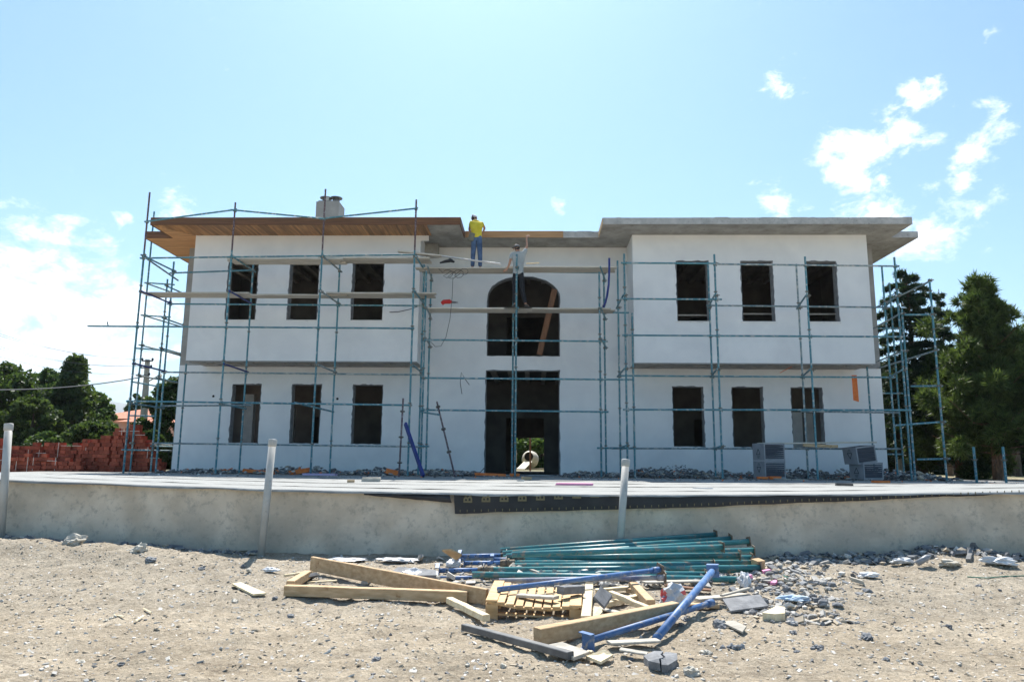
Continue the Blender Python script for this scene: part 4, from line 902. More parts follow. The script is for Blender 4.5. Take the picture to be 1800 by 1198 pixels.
H = [((880, 967), .27, (1258, 939), .47, .0, 'highest teal steel prop, topmost and farthest back in the heap'),
     ((884, 972), .25, (1284, 946), .43, .0, 'teal steel prop second from the top of the heap'),
     ((890, 977), .23, (1316, 951), .40, .0, 'teal steel prop third from the top, its foot flange well to the right'),
     ((811, 977), .19, (1325, 967), .33, .15, 'teal steel prop with the topmost blue inner tube on the left'),
     ((868, 983), .18, (1321, 980), .25, .08, 'teal steel prop in the middle of the heap under the blue headplate'),
     ((816, 989), .14, (1321, 988), .20, .14, 'teal steel prop whose blue fork head sticks up on the left'),
     ((806, 991), .08, (1300, 996), .12, .14, 'teal steel prop half hidden low in the middle of the heap'),
     ((772, 1002), .12, (1336, 997), .17, .13, 'teal steel prop reaching farthest left and right in the heap'),
     ((860, 1000), .05, (1322, 1003), .12, .1, 'teal steel prop near the bottom with its foot by the brown carton'),
     ((830, 1009), .13, (1301, 1018), .10, .0, 'front teal steel prop lying nearest the pallet'),
     ((900, 974), .33, (1270, 961), .40, .0, 'teal steel prop slipped behind the others at the top of the heap'),
     ((885, 980), .2, (1300, 975), .30, .0, 'teal steel prop wedged in the upper middle of the heap'),
     ((905, 994), .13, (1255, 991), .2, .0, 'shorter teal steel prop in the middle of the heap'),
     ((872, 1006), .09, (1240, 1009), .13, .0, 'dull teal steel prop low in the heap behind the bright blue tube'),
     ((769, 1016), .07, (1190, 1012), .06, .2, 'lowest steel prop with dark blue inner tube on the left')]
for a, za, b, zb, sp_, lab in H:
    prop(G0(*a, za), G0(*b, zb), lab, split=max(sp_, .0), endl=sp_ > .05, up=0)
chips('heap_base', 500, lambda: (lambda x, y: (x, y, gz(x, y) + random.random() * .02))(random.gauss(.9, 1.3), random.uniform(8.9, 10.6)), (.02, .09), ['chip_mid', 'chip_dark', 'grey_wood', 'chip_pale'], label='rubble and timber scraps under the steel props', cat='rubble')
prop(G0(875, 1035.6, .20), G0(1160, 1000.5, .30), 'bright blue perforated prop tube lying across the pallet', mo='prop_blue', mi='prop_blue', split=.95, endl=False, r=.036)
prop(G0(877, 1020, .17), G0(1169, 1014.5, .22), 'whitened blue prop tube behind the bright blue one', mo='prop_grey', mi='prop_grey', split=.95, endl=False, r=.036)
prop(G0(1253, 1003, .33), G0(1153, 1122, .05), 'pale blue prop slanting down over the front of the heap', mo='prop_blue', mi='prop_blue', split=.0, endl=True, endr=False, r=.036)
prop(G0(1034, 1126, .06), G0(1252, 1058, .14), 'blue prop with a square base plate lying in front of the long timber', mo='prop_blue', mi='prop_blue', split=.95, endr=False, r=.036)
def bar(a, za, b, zb, w, h, m, label, cat='timber', name='timber', roll=0., n=6, wob=.002, taper=1.):
    return build(name, MB().beam(G(*a, za), G(*b, zb), w, h, .005, n=n, wob=wob, roll=roll, taper=taper), m, label=label, cat=cat, group=None)
bar((548, 990), .14, (856, 1050), .07, .05, .17, 'timber', 'long split timber board on edge sloping down towards the pallet')
bar((502, 1037), .07, (822, 1048), .07, .10, .11, 'timber', 'long squared timber lying in front of the split board, left of the pallet')
bar((510, 1028), .07, (541, 1009), .07, .09, .09, 'timber', 'short timber meeting the long squared one at its left end')
bar((500, 1011), .02, (572, 1001), .02, .03, .03, 'pale_timber', 'thin round stick lying behind the short timber', 'stick', 'stick')
bar((540, 1023), .015, (592, 1020), .015, .05, .02, 'pale_timber', 'pale lath lying between the long timbers at the left', 'lath', 'lath')
bar((641, 1024), .02, (655, 1013), .03, .09, .03, 'grey_wood', 'small wooden block wedged between the two long timbers')
bar((790, 1054), .06, (855, 1086), .06, .075, .06, 'pale_timber', 'pale splintered stub of timber in front of the long timbers', wob=.006)
bar((816, 1101), .05, (1003, 1152), .05, .065, .055, 'dark_steel', 'dark grey square steel tube lying in front of the heap', 'steel tube', 'steel_tube')
bar((944, 1118), .08, (1188, 1070), .12, .10, .13, 'timber', 'long thick squared timber in the front of the heap with its end facing left')
bar((1030, 1092), .05, (1036, 1032), .09, .09, .10, 'pale_timber', 'pale timber stub pointing at the camera at the right end of the pallet')
bar((1144, 1062), .06, (1112, 1028), .09, .09, .09, 'timber', 'timber stub pointing at the camera left of the cement bag')
bar((1073, 1042), .12, (1143, 1071), .06, .06, .05, 'pale_timber', 'splintered pale timber crossing towards the cement bag', wob=.008)
bar((1064, 1062), .045, (1122, 1048), .06, .07, .05, 'pale_timber', 'rounded pale timber offcut beside the grey slate piece')
bar((1043, 1067), .02, (1092, 1077), .02, .09, .018, 'grey_wood', 'thin weathered lath in front of the rounded offcut', 'lath', 'lath')
bar((1047, 1038), .05, (1105, 1033), .06, .08, .04, 'pale_timber', 'pale plank end right of the pallet under the props')
bar((1105, 1038), .07, (1120, 1030), .08, .09, .05, 'timber', 'short timber offcut tucked under the whitened blue tube')
bar((912, 1046), .155, (978, 1050), .155, .10, .03, 'grey_wood', 'short pale plank lying on top of the pallet', 'plank', 'plank')
bar((1222, 1053), .04, (1312, 1045), .05, .14, .03, 'grey_wood', 'pale plank under the thin curved lath right of the slanting prop', 'plank', 'plank')
bar((1268, 1046), .075, (1317, 1034), .11, .04, .02, 'grey_wood', 'thin curved lath on the pale plank right of the slanting prop', 'lath', 'lath')
bar((1190, 1063), .03, (1262, 1064), .03, .10, .04, 'timber', 'brown plank end under the slanting prop', 'plank', 'plank')
bar((1168, 1028), .05, (1250, 1037), .06, .10, .02, 'board_brown', 'dark brown board under the props behind the cement bag', 'board', 'board')
bar((1130, 1023), .06, (1230, 1021), .06, .12, .02, 'grey_wood', 'long grey board under the front teal prop', 'board', 'board')
bar((1070, 1130), .05, (1157, 1125), .05, .10, .02, 'grey_wood', 'thin grey lath below the slanting prop foot', 'lath', 'lath')
bar((1090, 1140), .04, (1138, 1149), .04, .08, .015, 'grey_wood', 'short lath tucked under the broken foam block', 'lath', 'lath')
bar((985, 1037), .20, (1022, 1035), .20, .10, .075, 'foam_grey', 'dark grey foam offcut on the right end of the pallet', 'foam offcut', 'foam_offcut')
def plate(pts, zs, th, m, label, name, cat):
    P = [G(a, b, z) for (a, b), z in zip(pts, zs)]; n = len(P); mb = MB(); mb.add(P + [p - Vector((0, 0, th)) for p in P], [tuple(range(n)), tuple(range(2 * n - 1, n - 1, -1))] + [(i, n + i, n + (i + 1) % n, (i + 1) % n) for i in range(n)])
    return build(name, mb, m, label=label, cat=cat)
plate([(962, 1134), (1008, 1155), (1036, 1145), (988, 1128)], [.06, .05, .05, .06], .025, 'grey_wood', 'grey weathered board under the end of the square steel tube', 'board', 'board')
plate([(1284, 1073), (1351, 1064), (1335, 1044), (1270, 1052)], [.03, .03, .10, .10], .018, 'foam_grey', 'dark speckled sheet of board tilted on rubble at the right end of the heap', 'board', 'board')
plate([(1062, 1065), (1076, 1045), (1056, 1029), (1044, 1047)], [.12, .13, .24, .22], .03, 'foam_grey', 'grey slate coloured board piece leaning in the heap right of the pallet', 'board', 'board')
plate([(408, 1025), (445, 1043.5), (468, 1042), (423, 1023)], [.035, .035, .035, .035], .02, 'pale_timber', 'pale yellow board offcut lying alone on the dry ground at the left', 'board', 'board')
plate([(690, 1003), (694, 1012), (767, 1011), (766, 1001), (700, 996)], [.1, .1, .1, .1, .1], .05, 'foam_grey', 'grey foam board lying behind the long timbers', 'foam_board', 'foam board')
plate([(1131, 1152), (1140, 1161), (1160, 1166), (1158, 1157), (1166, 1154), (1161, 1150), (1166, 1144), (1150, 1143)], [.065, .06, .07, .075, .075, .07, .07, .065], .055, 'foam_grey', 'left half of a cracked grey foam block lying in front of the heap', 'foam_block', 'foam block')
plate([(1163, 1167), (1174, 1169), (1191, 1158), (1190, 1147), (1170, 1145), (1165, 1150), (1170, 1154), (1162, 1158)], [.06, .055, .055, .06, .07, .075, .07, .07], .055, 'foam_grey', 'right half of a cracked grey foam block lying in front of the heap', 'foam_block', 'foam block')
plate([(1030, 1152), (1056, 1162), (1078, 1150), (1062, 1141)], [.05, .04, .04, .06], .02, 'pale_timber', 'square pale offcut lying by the end of the steel tube', 'offcut', 'offcut')
plate([(1040, 1085), (1040, 1070), (1056, 1065), (1062, 1083)], [.03, .04, .05, .03], .02, 'pale_timber', 'pale plywood piece standing between the stub and the long timber', 'offcut', 'offcut')
plate([(1268, 1092), (1305, 1110), (1312, 1100), (1290, 1090)], [.04, .04, .05, .05], .015, 'grey_wood', 'thin pale bark slab on the rubble right of the heap', 'board', 'board')
plate([(1340, 1076), (1362, 1079), (1380, 1077), (1379, 1066), (1363, 1064), (1362, 1066)], [.07] * 6, .08, 'pale_timber', 'cream coloured block with flat top on the rubble right of the heap', 'block', 'block')
# pallet
t = thing('pallet', 'wooden pallet sagging under the blue props in the middle of the heap', 'pallet', G(940, 1065, 0))
fl, fr, bl_, br = G0(858, 1052, .17), G0(1018, 1062, .16), G0(872, 1019, .19), G0(1020, 1030, .17)
def PQ(u, v, dz=0): 
    a = fl.lerp(fr, u); b = bl_.lerp(br, u); q = a.lerp(b, v); q.z += dz - .045 * math.sin(math.pi * u); return q
for v in (.03, .5, .97): build('stringer', MB().beam(PQ(0, v, -.03), PQ(.33, v, -.03), .07, .02, .003), 'pallet', t); build('stringer', MB().beam(PQ(.33, v, -.03), PQ(.66, v, -.03), .07, .02, .003), 'pallet', t); build('stringer', MB().beam(PQ(.66, v, -.03), PQ(1, v, -.03), .07, .02, .003), 'pallet', t)
for i in range(10):
    u = .04 + .92 * i / 9; build('deck_board', MB().beam(PQ(u, -.02, -.008), PQ(u, 1.02, -.008), .115 if i in (0, 9) else .075, .02, .003), 'pallet', t)
for u in (.04, .96):
    for v in (.06, .5, .94): q = PQ(u, v); build('block', MB().box(q.x - .06, q.x + .06, q.y - .06, q.y + .06, gz(q.x, q.y) - .02, q.z - .042), 'pallet', t)
for v in (.06, .94): build('bottom_board', MB().beam(PQ(.02, v, -.14), PQ(.98, v, -.13), .09, .018, .003), 'pallet', t)
# crumpled bags and soft things
def crumple(c, sx, sy, sz, m, name, label, cat, seed=1, mats=None, fn=None):
    q = _ICO[3]; off = Vector((seed * 7.1, seed * 3.3, 0)); vs = []
    for v in q[0]:
        k = 1 + .55 * mn.noise(v * 1.6 + off) + .3 * mn.noise(v * 4 + off); z = max(v.z, -.35); vs.append((c[0] + v.x * sx * k, c[1] + v.y * sy * k, c[2] + z * sz * k + .35 * sz))
    mb = MB(); mb.add(vs, q[1])
    if fn: mb.m = [fn(Vector(q[0][f[0]]), off) for f in q[1]]
    return build(name, mb, mats or m, label=label, cat=cat)
crumple(G(1181, 1058, .05), .135, .10, .13, None, 'cement_bag', 'crumpled white and red paper cement bag in the heap', 'cement bag', 3, ['bag', 'cement_red'], lambda v, o: 1 if mn.noise(v * 1.3 + o) > .27 or (v.x < -.7 and v.z > 0) else 0)
m2 = MB(); 
for k in range(3):
    p = G(1188 + k * 3, 1052 + k * 4, .2); p.y -= .11; m2.obox(p, .05 - .01 * k, .002, .012, Matrix.Rotation(.2, 3, 'Y'))
for (px, py, sx, sz, sd, lab) in ((610, 984, .26, .025, 2, 'flattened white plastic bag at the foot of the wall left of the foam board'), (700, 985, .24, .03, 5, 'larger white plastic bag at the foot of the wall behind the foam board'), (725, 1013, .12, .07, 8, 'small clear plastic bag in front of the grey foam board'), (798, 995, .09, .07, 11, 'white plastic scrap among the blue prop heads'), (1310, 1030, .07, .12, 13, 'white plastic wrap at the right end of the props')):
    crumple(G(px, py, .02), sx, .12, sz, 'bag', 'plastic_bag', lab, 'plastic bag', sd)
crumple(G(1397, 1055, .02), .14, .07, .04, 'bluecloth', 'cloth', 'pale blue and white rag on the rubble at the right of the heap', 'cloth', 4)
crumple(G(1525, 1013, .015), .13, .06, .04, 'bag', 'plastic_bag', 'torn white plastic scrap on open ground by the wall at the right', 'plastic bag', 17)
crumple(G(1586, 989, .03), .16, .07, .05, 'bag', 'plastic_bag', 'bright white plastic piece on the rubble by the wall at the right', 'plastic bag', 21)
crumple(G(477, 1003, .015), .10, .05, .03, 'bag', 'paper_scrap', 'scrap of paper with red print near the left end of the timbers', 'paper', 23)
crumple(G(1755, 990, .03), .22, .1, .06, 'bag', 'plastic_bag', 'long pale plastic sheet scrap at the far right foot of the wall', 'plastic bag', 27)
for (px, py, z, sx, sz, lab, rz) in ((1312, 1017, .05, .15, .07, 'pink foam offcut at the foot of the front teal prop', .3), (1348, 1005, .04, .10, .06, 'pink foam lump behind the brown carton', .1), (1363, 1023, .02, .09, .03, 'small pink foam strip on the rubble', .6)):
    p = G(px, py, z); build('foam_scrap', MB().obox(p, sx, .07, sz, Matrix.Rotation(rz, 3, 'Z') @ Matrix.Rotation(-.25, 3, 'Y'), jit=.08), 'pink', label=lab, cat='foam scrap')
p = G(1333, 1003, .03); build('carton', MB().obox(p + Vector((0, 0, .06)), .13, .1, .17, Matrix.Rotation(.5, 3, 'Z') @ Matrix.Rotation(.12, 3, 'X'), jit=.06), 'card', label='brown carton standing at the right end of the teal props', cat='carton')
plate([(777, 965), (793, 964), (812, 973), (803, 983)], [.30, .30, .20, .10], .02, 'card', 'torn piece of brown board propped up at the top left of the props', 'board', 'board')
build('twine', MB().ring([G(1700, 1013, .012) + Vector((0, 0, 0)), G(1735, 1015, .012), G(1765, 1012, .012), G(1800, 1011, .012)], .006, 5), 'greenwire', smooth=True, label='green twine trailing over the ground at the far right', cat='twine')
build('twine', MB().ring([G(1350, 1000, .012), G(1375, 1010, .012), G(1398, 1020, .012)], .005, 5), 'greenwire', smooth=True, label='green strap trailing right of the brown carton', cat='twine')
for (a, b, lab) in (((200, 1080), (218, 1084), 'straw coloured splinter nearest the three pale pebbles'), ((238, 1091), (252, 1081), 'straw coloured splinter pointing away up right'), ((252, 1069), (266, 1076), 'straw coloured splinter farthest back')):
    bar(a, .02, b, .02, .02, .01, 'pale_timber', lab, 'splinter', 'splinter', n=2)

# ------------------------------------------------------------------ stones
def stone(px, py, wpx, m, label=None, group=None, sq=(1, .8, .6), seed=1, lvl=2):
    p = G(px, py)
    if p.y > 10.7: p = p * (10.6 / p.y)
    z = gz(p.x, p.y) - .006
    r = wpx / 2 / F * p.y * .86; mb = MB()
    if label and 'clinker' in label:
        rr = random.Random(seed)
        for _k in range(26): mb.rock((p.x + rr.gauss(0, r * .42), p.y + rr.gauss(0, r * .35), z + rr.random() * r * .35), r * rr.uniform(.14, .34), (1, .8, .8), 0, rr.random(), 1)
    else: mb.rock((p.x, p.y, z + r * .3), r, sq, 0, seed, 3 if lvl > 1 else 1)
    return build('stone', mb, m, label=label or 'small stone lying on the dry ground', cat='stone', group=group)
for i, (px, py, w, m, lab) in enumerate([(132, 955, 34, 'stone', 'large layered pale rock on the earth ridge at the left'), (247, 968, 30, 'stone', 'pointed pale rock by the wall foot right of the layered one'), (266, 986, 23, 'stone_grey', 'dark grey flat brick piece on the ground behind the yellow board'),
        (512, 1083, 17, 'stone_grey', 'glassy grey stone alone in front of the long timber'), (662, 1160, 19, 'stone_grey', 'rough dark stone alone near the bottom left of centre'), (142, 1164, 14, 'stone', 'oval pale stone near the bottom left corner'),
        (1216, 1186, 30, 'stone', 'pale stone at the very bottom right of centre'), (885, 1170, 14, 'stone', 'round pale stone in front of the square steel tube'), (1240, 1149, 19, 'stone', 'white lump right of the broken foam block'),
        (1292, 1141, 42, 'stone_grey', 'rough dark clinker lump right of the broken foam block'), (1267, 1102, 30, 'stone_grey', 'dark brick like lump on the rubble below the tilted sheet'), (1438, 1139, 32, 'stone_grey', 'cluster of dark clinker at the foot of the rubble fan'),
        (1524, 1123, 27, 'stone_grey', 'grey block with a flat face alone on open ground at the right'), (1392, 1097, 17, 'stone_grey', 'angular grey lump beside the cream block'), (1395, 1113, 15, 'stone_grey', 'squared grey lump below the angular one'),
        (1400, 1145, 17, 'stone_grey', 'dark clinker lump just left of the bigger cluster'), (1557, 1160, 13, 'stone_grey', 'small dark stone alone low at the right'), (1448, 1058, 12, 'stone_grey', 'dark stone alone right of the blue rag'), (1525, 1039, 13, 'stone_grey', 'dark stone alone in the middle of the open ground at the right'),
        (1667, 993, 36, 'stone', 'long pale rock on the rubble by the wall at the right'), (1721, 1030, 11, 'stone_grey', 'dark stone near the green twine'), (1667, 1103, 14, 'stone_grey', 'dark pair of stones on the right of the open ground'), (1578, 1105, 13, 'stone', 'pale flat stone on the right of the open ground'),
        (412, 1058, 14, 'stone', 'tilted pale stone below the yellow board'), (484, 1052, 12, 'stone_grey', 'thin grey chip standing right of the yellow board'), (355, 1001, 14, 'stone_grey', 'bluish lump behind the yellow board'), (427, 996, 12, 'stone_grey', 'bluish stone behind the paper scrap'),
        (250, 1045, 11, 'stone', 'pale stone left of centre of the open ground'), (213, 1167, 13, 'stone_grey', 'flat dark stone by the bottom left'), (820, 1183, 11, 'stone', 'pale stone at the bottom edge left of centre'), (728, 1177, 13, 'stone', 'pale round stone right of the rough dark stone'), (682, 1181, 13, 'stone', 'brown grey stone below the rough dark stone'),
        (1085, 1112, 12, 'stone_grey', 'dark lump caught beside the blue prop base'), (1110, 1160, 12, 'stone_grey', 'dark crumb of foam left of the broken foam block'), (1050, 1165, 16, 'stone', 'small pale block by the square offcut'), (1035, 1150, 20, 'pale_timber', 'cream lump by the end of the steel tube'),
        (1197, 1100, 14, 'stone_grey', 'dark lump under the slanting prop'), (1205, 1090, 15, 'stone_grey', 'grey block beside the slanting prop'), (286, 1000, 10, 'stone', 'flat white stone behind the bluish lump'), (195, 1087, 10, 'stone', 'leftmost of three pale pebbles'), (204, 1084, 9, 'stone', 'rightmost of three pale pebbles'), (187, 1091, 10, 'stone', 'front one of three pale pebbles')]):
    stone(px, py, w, m, lab, seed=i + 3, sq=(1, .8, .42 if 'flat' in lab or 'long' in lab else .65), lvl=2)
gs = 'small stones on the dry ground'
for i in range(60):
    stone(random.uniform(20, 1790), random.uniform(1015, 1190), random.uniform(6, 10), random.choice(('stone', 'stone', 'stone_grey')), 'small stone about the size of an egg on the dry ground', gs, seed=100 + i, lvl=1)
def gfn(x0, x1, y0, y1):
    def fn():
        y = y0 + (y1 - y0) * random.random(); x = random.uniform(x0, x1) * (.45 + .55 * y / 11); return x, y, gz(x, y) - .004
    return fn
chips('gravel', 40000, gfn(-9, 9, 4.9, 11), (.0025, .021), ['chip_mid', 'chip_pale', 'chip_sand', 'chip_dark'], probs=(2.5, 3.4, 4, .35))
def fan():
    y = random.uniform(7.2, 10.5); x = random.gauss(2.95 + (y - 9) * .22, .26 + .12 * (y - 7) / 3); return x, y, gz(x, y)
chips('rubble_fan', 1500, fan, (.008, .06), ['stone_grey', 'chip_mid', 'chip_pale', 'foam_grey', 'chip_sand'], probs=(2.2, 3.5, .8, 1.8, 3), label='fan of grey rubble spilling right of the steel heap', cat='rubble')
def wallfoot():
    x = random.choice((random.uniform(3.4, 8.5), random.uniform(3.4, 8.5), random.uniform(-8.5, -4))) ; y = random.uniform(10.45, 11.08) if x > 0 else random.uniform(10.8, 11.05); return x, y, gz(x, y) + (random.random() * .09 * (y - 10.4) if x > 0 else 0)
chips('rubble_strip', 1500, wallfoot, (.015, .075), ['stone_grey', 'chip_mid', 'foam_grey', 'chip_sand', 'chip_pale'], probs=(4, 2, 4, 1.5, .8), label='band of dark rubble along the foot of the grey wall', cat='rubble')
# junk against the wall at the far right
build('bottle', MB().ring([G(1612, 990, .06), G(1630, 980, .1), G(1636, 975, .12)], [.04, .04, .012], 10), 'wrap', smooth=True, label='clear plastic bottle with green label on the rubble at the right', cat='bottle')
build('steel_scrap', MB().beam(G(1702, 985, .02), U(1711, 956, 10.95), .06, .05).beam(U(1711, 957, 10.9), G(1737, 985, .02), .05, .04), 'dark_steel', label='bent dark steel angle leaning at the wall foot at the far right', cat='steel scrap')
build('foam_offcut', MB().obox(U(1692, 978, 10.7), .07, .05, .14, Matrix.Rotation(.5, 3, 'Y')), 'foam_grey', label='upright grey offcut left of the bent steel angle', cat='foam offcut')

# ------------------------------------------------------------------ brick stacks
bk = MB(); bk.box(-.094, .094, -.09, .09, .002, .128); bkm = protomesh('brick', bk, 'brick')
def bricks(x0, n, rows_fn, y, label, back=2):
    t = thing('brick_stack', label, 'brick stack', (x0 + n * .1, y, .94), 'stacks of red bricks'); stuff = MB()
    for c in range(n):
        h = max(1, rows_fn(c) + random.choice((0, 0, 0, 1, -1)))
        for r in range(h):
            x = x0 + c * .198 + (.05 if r % 2 else 0) + random.uniform(-.008, .008); z = .94 + r * .133
            inst('brick', bkm, t, (x, y + random.gauss(0, .035) + (.04 if (c // 3 + r // 3) % 2 else 0), z), (0, random.uniform(-.03, .03) * (r > 3), random.uniform(-.12, .12)))
        for k in range(1, back + 1):
            for r in range(max(0, h - random.choice((0, 0, 1)))): xx = x0 + c * .198 + random.uniform(-.01, .01); stuff.box(xx - .093, xx + .093, y + k * .2 - .09, y + k * .2 + .09, .942 + r * .133, 1.068 + r * .133)
    build('rear_bricks', stuff, 'brick', t, kind='stuff')
    m = MB()
    for _ in range(max(3, n // 2)):
        c = random.randrange(n); h = rows_fn(c) * .133; x = x0 + c * .198 + .06; z1 = .94 + h; 
        if random.random() < .5: m.box(x, x + .012, y - .112, y - .105, z1 - min(h, random.uniform(.2, .6)), z1 + .004)
        else: m.box(x - .1, x + .25, y - .112, y - .105, z1 - .12, z1 - .108)
    build('strap', m, 'strap', t)
bricks(-20.8, 9, lambda c: 10 - (c > 6), 25.6, 'red brick stack behind the leftmost plastic pipe')
bricks(-19.0, 8, lambda c: 6 + (1 if c % 3 == 0 else 0), 25.7, 'lowest red brick stack, second from the left', 2)
bricks(-17.4, 7, lambda c: 8, 25.8, 'level red brick stack in the middle of the row')
bricks(-16.0, 5, lambda c: 9 + (c > 2), 25.8, 'red brick stack stepping up just left of the tallest one')
bricks(-14.9, 4, lambda c: 12, 25.7, 'tallest red brick stack behind the left scaffold foot')
bricks(-14.1, 5, lambda c: 11 - int(c * 2.0), 25.7, 'red brick stack stepping down to the right beside the building corner')
# the front row of loose lower bricks
bricks(-18.9, 16, lambda c: 4, 25.3, 'low front row of red bricks before the stacks', 0)

# ------------------------------------------------------------------ concrete mixer behind the building
mc = Vector((0, 40, 0)); mc.x = U(932, 820, 40).x; mc.z = .97
t = thing('concrete_mixer', 'cream drum concrete mixer standing in the sun behind the back doorway', 'concrete mixer', mc)
D_ = Vector((-.12, -.9, .22)).normalized(); c = mc + Vector((0, .3, .62)); mb = MB(); mb.ring([c - D_ * .55, c - D_ * .35, c, c + D_ * .25, c + D_ * .62], [.2, .40, .47, .42, .24], 20, cap=False); mb.ring([c + D_ * .6, c + D_ * .64], .25, 20, cap=False); build('drum', mb, 'cream', t, smooth=True)
build('drum_opening', MB().ring([c + D_ * .5, c + D_ * .51], .25, 20), 'hole', t)
mb = MB(); mb.beam(mc + Vector((-.95, .1, 0)), mc + Vector((-.75, .1, .95)), .08, .08).beam(mc + Vector((.95, .1, 0)), mc + Vector((.75, .1, .95)), .08, .08).beam(mc + Vector((-1, -.3, .1)), mc + Vector((1, -.3, .1)), .1, .1); build('frame', mb, 'cream', t)
build('wheel', MB().ring([mc + Vector((.82, .3, .45)), mc + Vector((.88, .3, .45))], .4, 16), 'cream', t); build('motor_box', MB().box(mc.x - 1.05, mc.x - .75, 39.9, 40.4, 1.4, 2.1), 'cream', t)
build('mixer_chute', MB().beam(mc + Vector((-.5, -1.2, .1)), mc + Vector((-.1, -.5, .5)), .5, .03), 'cream', label='pale boards leaning in front of the concrete mixer', cat='board')
build('wooden_post', MB().ring([(U(932, 829, 37.5).x, 37.5, .95), (U(932, 700, 37.5).x, 37.5, 3.6)], .045, 8), 'board_brown', label='thin brown post standing behind the back doorway before the mixer', cat='post')

# ------------------------------------------------------------------ people
def skinmesh(name, V_, E_, rad, m, parent, sub=2, root=0, **tg):
    me = bpy.data.meshes.new('tmp'); me.from_pydata([tuple(v) for v in V_], E_, []); o = bpy.data.objects.new('tmp', me); C.objects.link(o)
    o.modifiers.new('s', 'SKIN'); sv = me.skin_vertices[0].data
    for i, r in enumerate(rad): sv[i].radius = (r, r) if not isinstance(r, tuple) else r; sv[i].use_root = (i == root)
    su = o.modifiers.new('u', 'SUBSURF'); su.levels = sub; su.render_levels = sub
    bpy.context.view_layer.update(); r = bpy.data.meshes.new_from_object(o.evaluated_get(bpy.context.evaluated_depsgraph_get()))
    C.objects.unlink(o); bpy.data.objects.remove(o)
    org = ORG[parent.name]; r.transform(Matrix.Translation(-org)); r.materials.clear(); r.materials.append(M[m]); r.name = name
    r.polygons.foreach_set('use_smooth', [True] * len(r.polygons))
    q = bpy.data.objects.new(name, r); C.objects.link(q); q.parent = parent; ORG[q.name] = org; return tagd(q, **tg)
def figure(J, label, shirt, trouser, cap, root_loc, group, back=-1, pouch=False, look=(0, 1, 0)):
    """J: joints hip, chest, neck, head and for each side sh, el, wr, hand direction, hipj, kn, an, toe"""
    t = thing('person', label, 'person', root_loc, group)
    P = []; E_ = []; Rd = []
    def add(p, r, prev=None):
        P.append(Vector(p)); Rd.append(r); i = len(P) - 1
        if prev is not None: E_.append((prev, i))
        return i
    hip = add(J['hip'], (.15, .11)); ab = add(J['hip'].lerp(J['chest'], .5), (.14, .10), hip); ch = add(J['chest'], (.13, .10), ab); nb = add(J['neck'], .06, ch); hb = add(J['neck'].lerp(J['head'], .55), .062, nb); hd = add(J['head'], (.085, .095), hb); ht = add(J['head'] + (J['head'] - J['neck']).normalized() * .08, .07, hd)
    hands = {}
    for s_ in 'LR':
        a = add(J['sh' + s_], .058, ch); b = add(J['el' + s_], .042, a); w = add(J['wr' + s_], .028, b); d = (J['ha' + s_] - J['wr' + s_]).normalized(); pm = add(J['wr' + s_] + d * .06, .036, w); hands[s_] = (J['wr' + s_], d)
        perp = d.cross(Vector((0, 1, 0))); perp = perp.normalized() if perp.length > .1 else Vector((1, 0, 0))
        for k, (o_, l) in enumerate(((-.030, .075), (-.010, .088), (.010, .083), (.030, .068))):
            f0 = add(J['wr' + s_] + d * .09 + perp * o_, .010, pm); f1 = add(P[f0] + d * l * .5 + Vector((0, .01, 0)), .009, f0); add(P[f1] + d * l * .45 + Vector((0, .025, -.01)), .008, f1)
        th = add(J['wr' + s_] + d * .05 + perp * .05, .011, pm); add(P[th] + d * .035 + perp * .03, .009, th)
        h = add(J['hj' + s_], .085, hip); k_ = add(J['kn' + s_], .055, h); an = add(J['an' + s_], .036, k_); add(J['to' + s_], .035, an)
    body = skinmesh('body', P, E_, Rd, 'skin', t)
    # face: nose, ears, eyes on the head
    lk = Vector(look).normalized(); sd = lk.cross(Vector((0, 0, 1))).normalized(); hc = J['head']; up_ = Vector((0, 0, 1))
    mb = MB(); mb.rock(hc + lk * .105 - up_ * .01, .022, (1, 1, 1.4), 0, 1, 1); 
    for e in (-1, 1): mb.rock(hc + sd * e * .088, .024, (.5, 1, 1.4), 0, 2, 1)
    build('nose_and_ears', mb, 'skin', t, smooth=True); mb = MB()
    for e in (-1, 1): mb.rock(hc + lk * .092 + sd * e * .034 + up_ * .02, .012, (1, 1, .7), 0, 2, 1)
    build('eye', mb, 'hair', t)
    mb = MB(); mb.rock(hc - lk * .02 + up_ * .015, .10, (.97, 1.02, .98), 0, 5, 2); build('hair', mb, 'hair', t, smooth=True)
    mb = MB(); q = _ICO[3]; vs = [hc + Vector((v.x * .108, v.y * .112, max(v.z, 0.0) * .10)) + up_ * .035 for v in q[0]]; mb.add(vs, q[1]); cp = build('cap', mb, cap, t, smooth=True)
    build('peak', MB().beam(hc + lk * .09 + up_ * .04, hc + lk * .17 + up_ * .03, .13, .012, .004), cap, cp)
    # shirt
    SP = []; SE = []; SR = []
    def a2(p, r, prev=None):
        SP.append(Vector(p)); SR.append(r); i = len(SP) - 1
        if prev is not None: SE.append((prev, i))
        return i
    h00 = a2(J['hip'] + Vector((0, 0, -.09)), (.17, .13)); h0 = a2(J['hip'] + Vector((0, 0, .0)), (.195, .15), h00); h1 = a2(J['hip'].lerp(J['chest'], .5), (.18, .13), h0); h2 = a2(J['chest'], (.205, .145), h1); h3 = a2(J['chest'].lerp(J['neck'], .55), (.18, .15), h2); a2(J['chest'].lerp(J['neck'], 1.0), (.09, .09), h3)
    for s_ in 'LR': s0 = a2(J['sh' + s_], .095, h2); a2(J['sh' + s_].lerp(J['el' + s_], .62), .072, s0)
    skinmesh('shirt', SP, SE, SR, shirt, t)
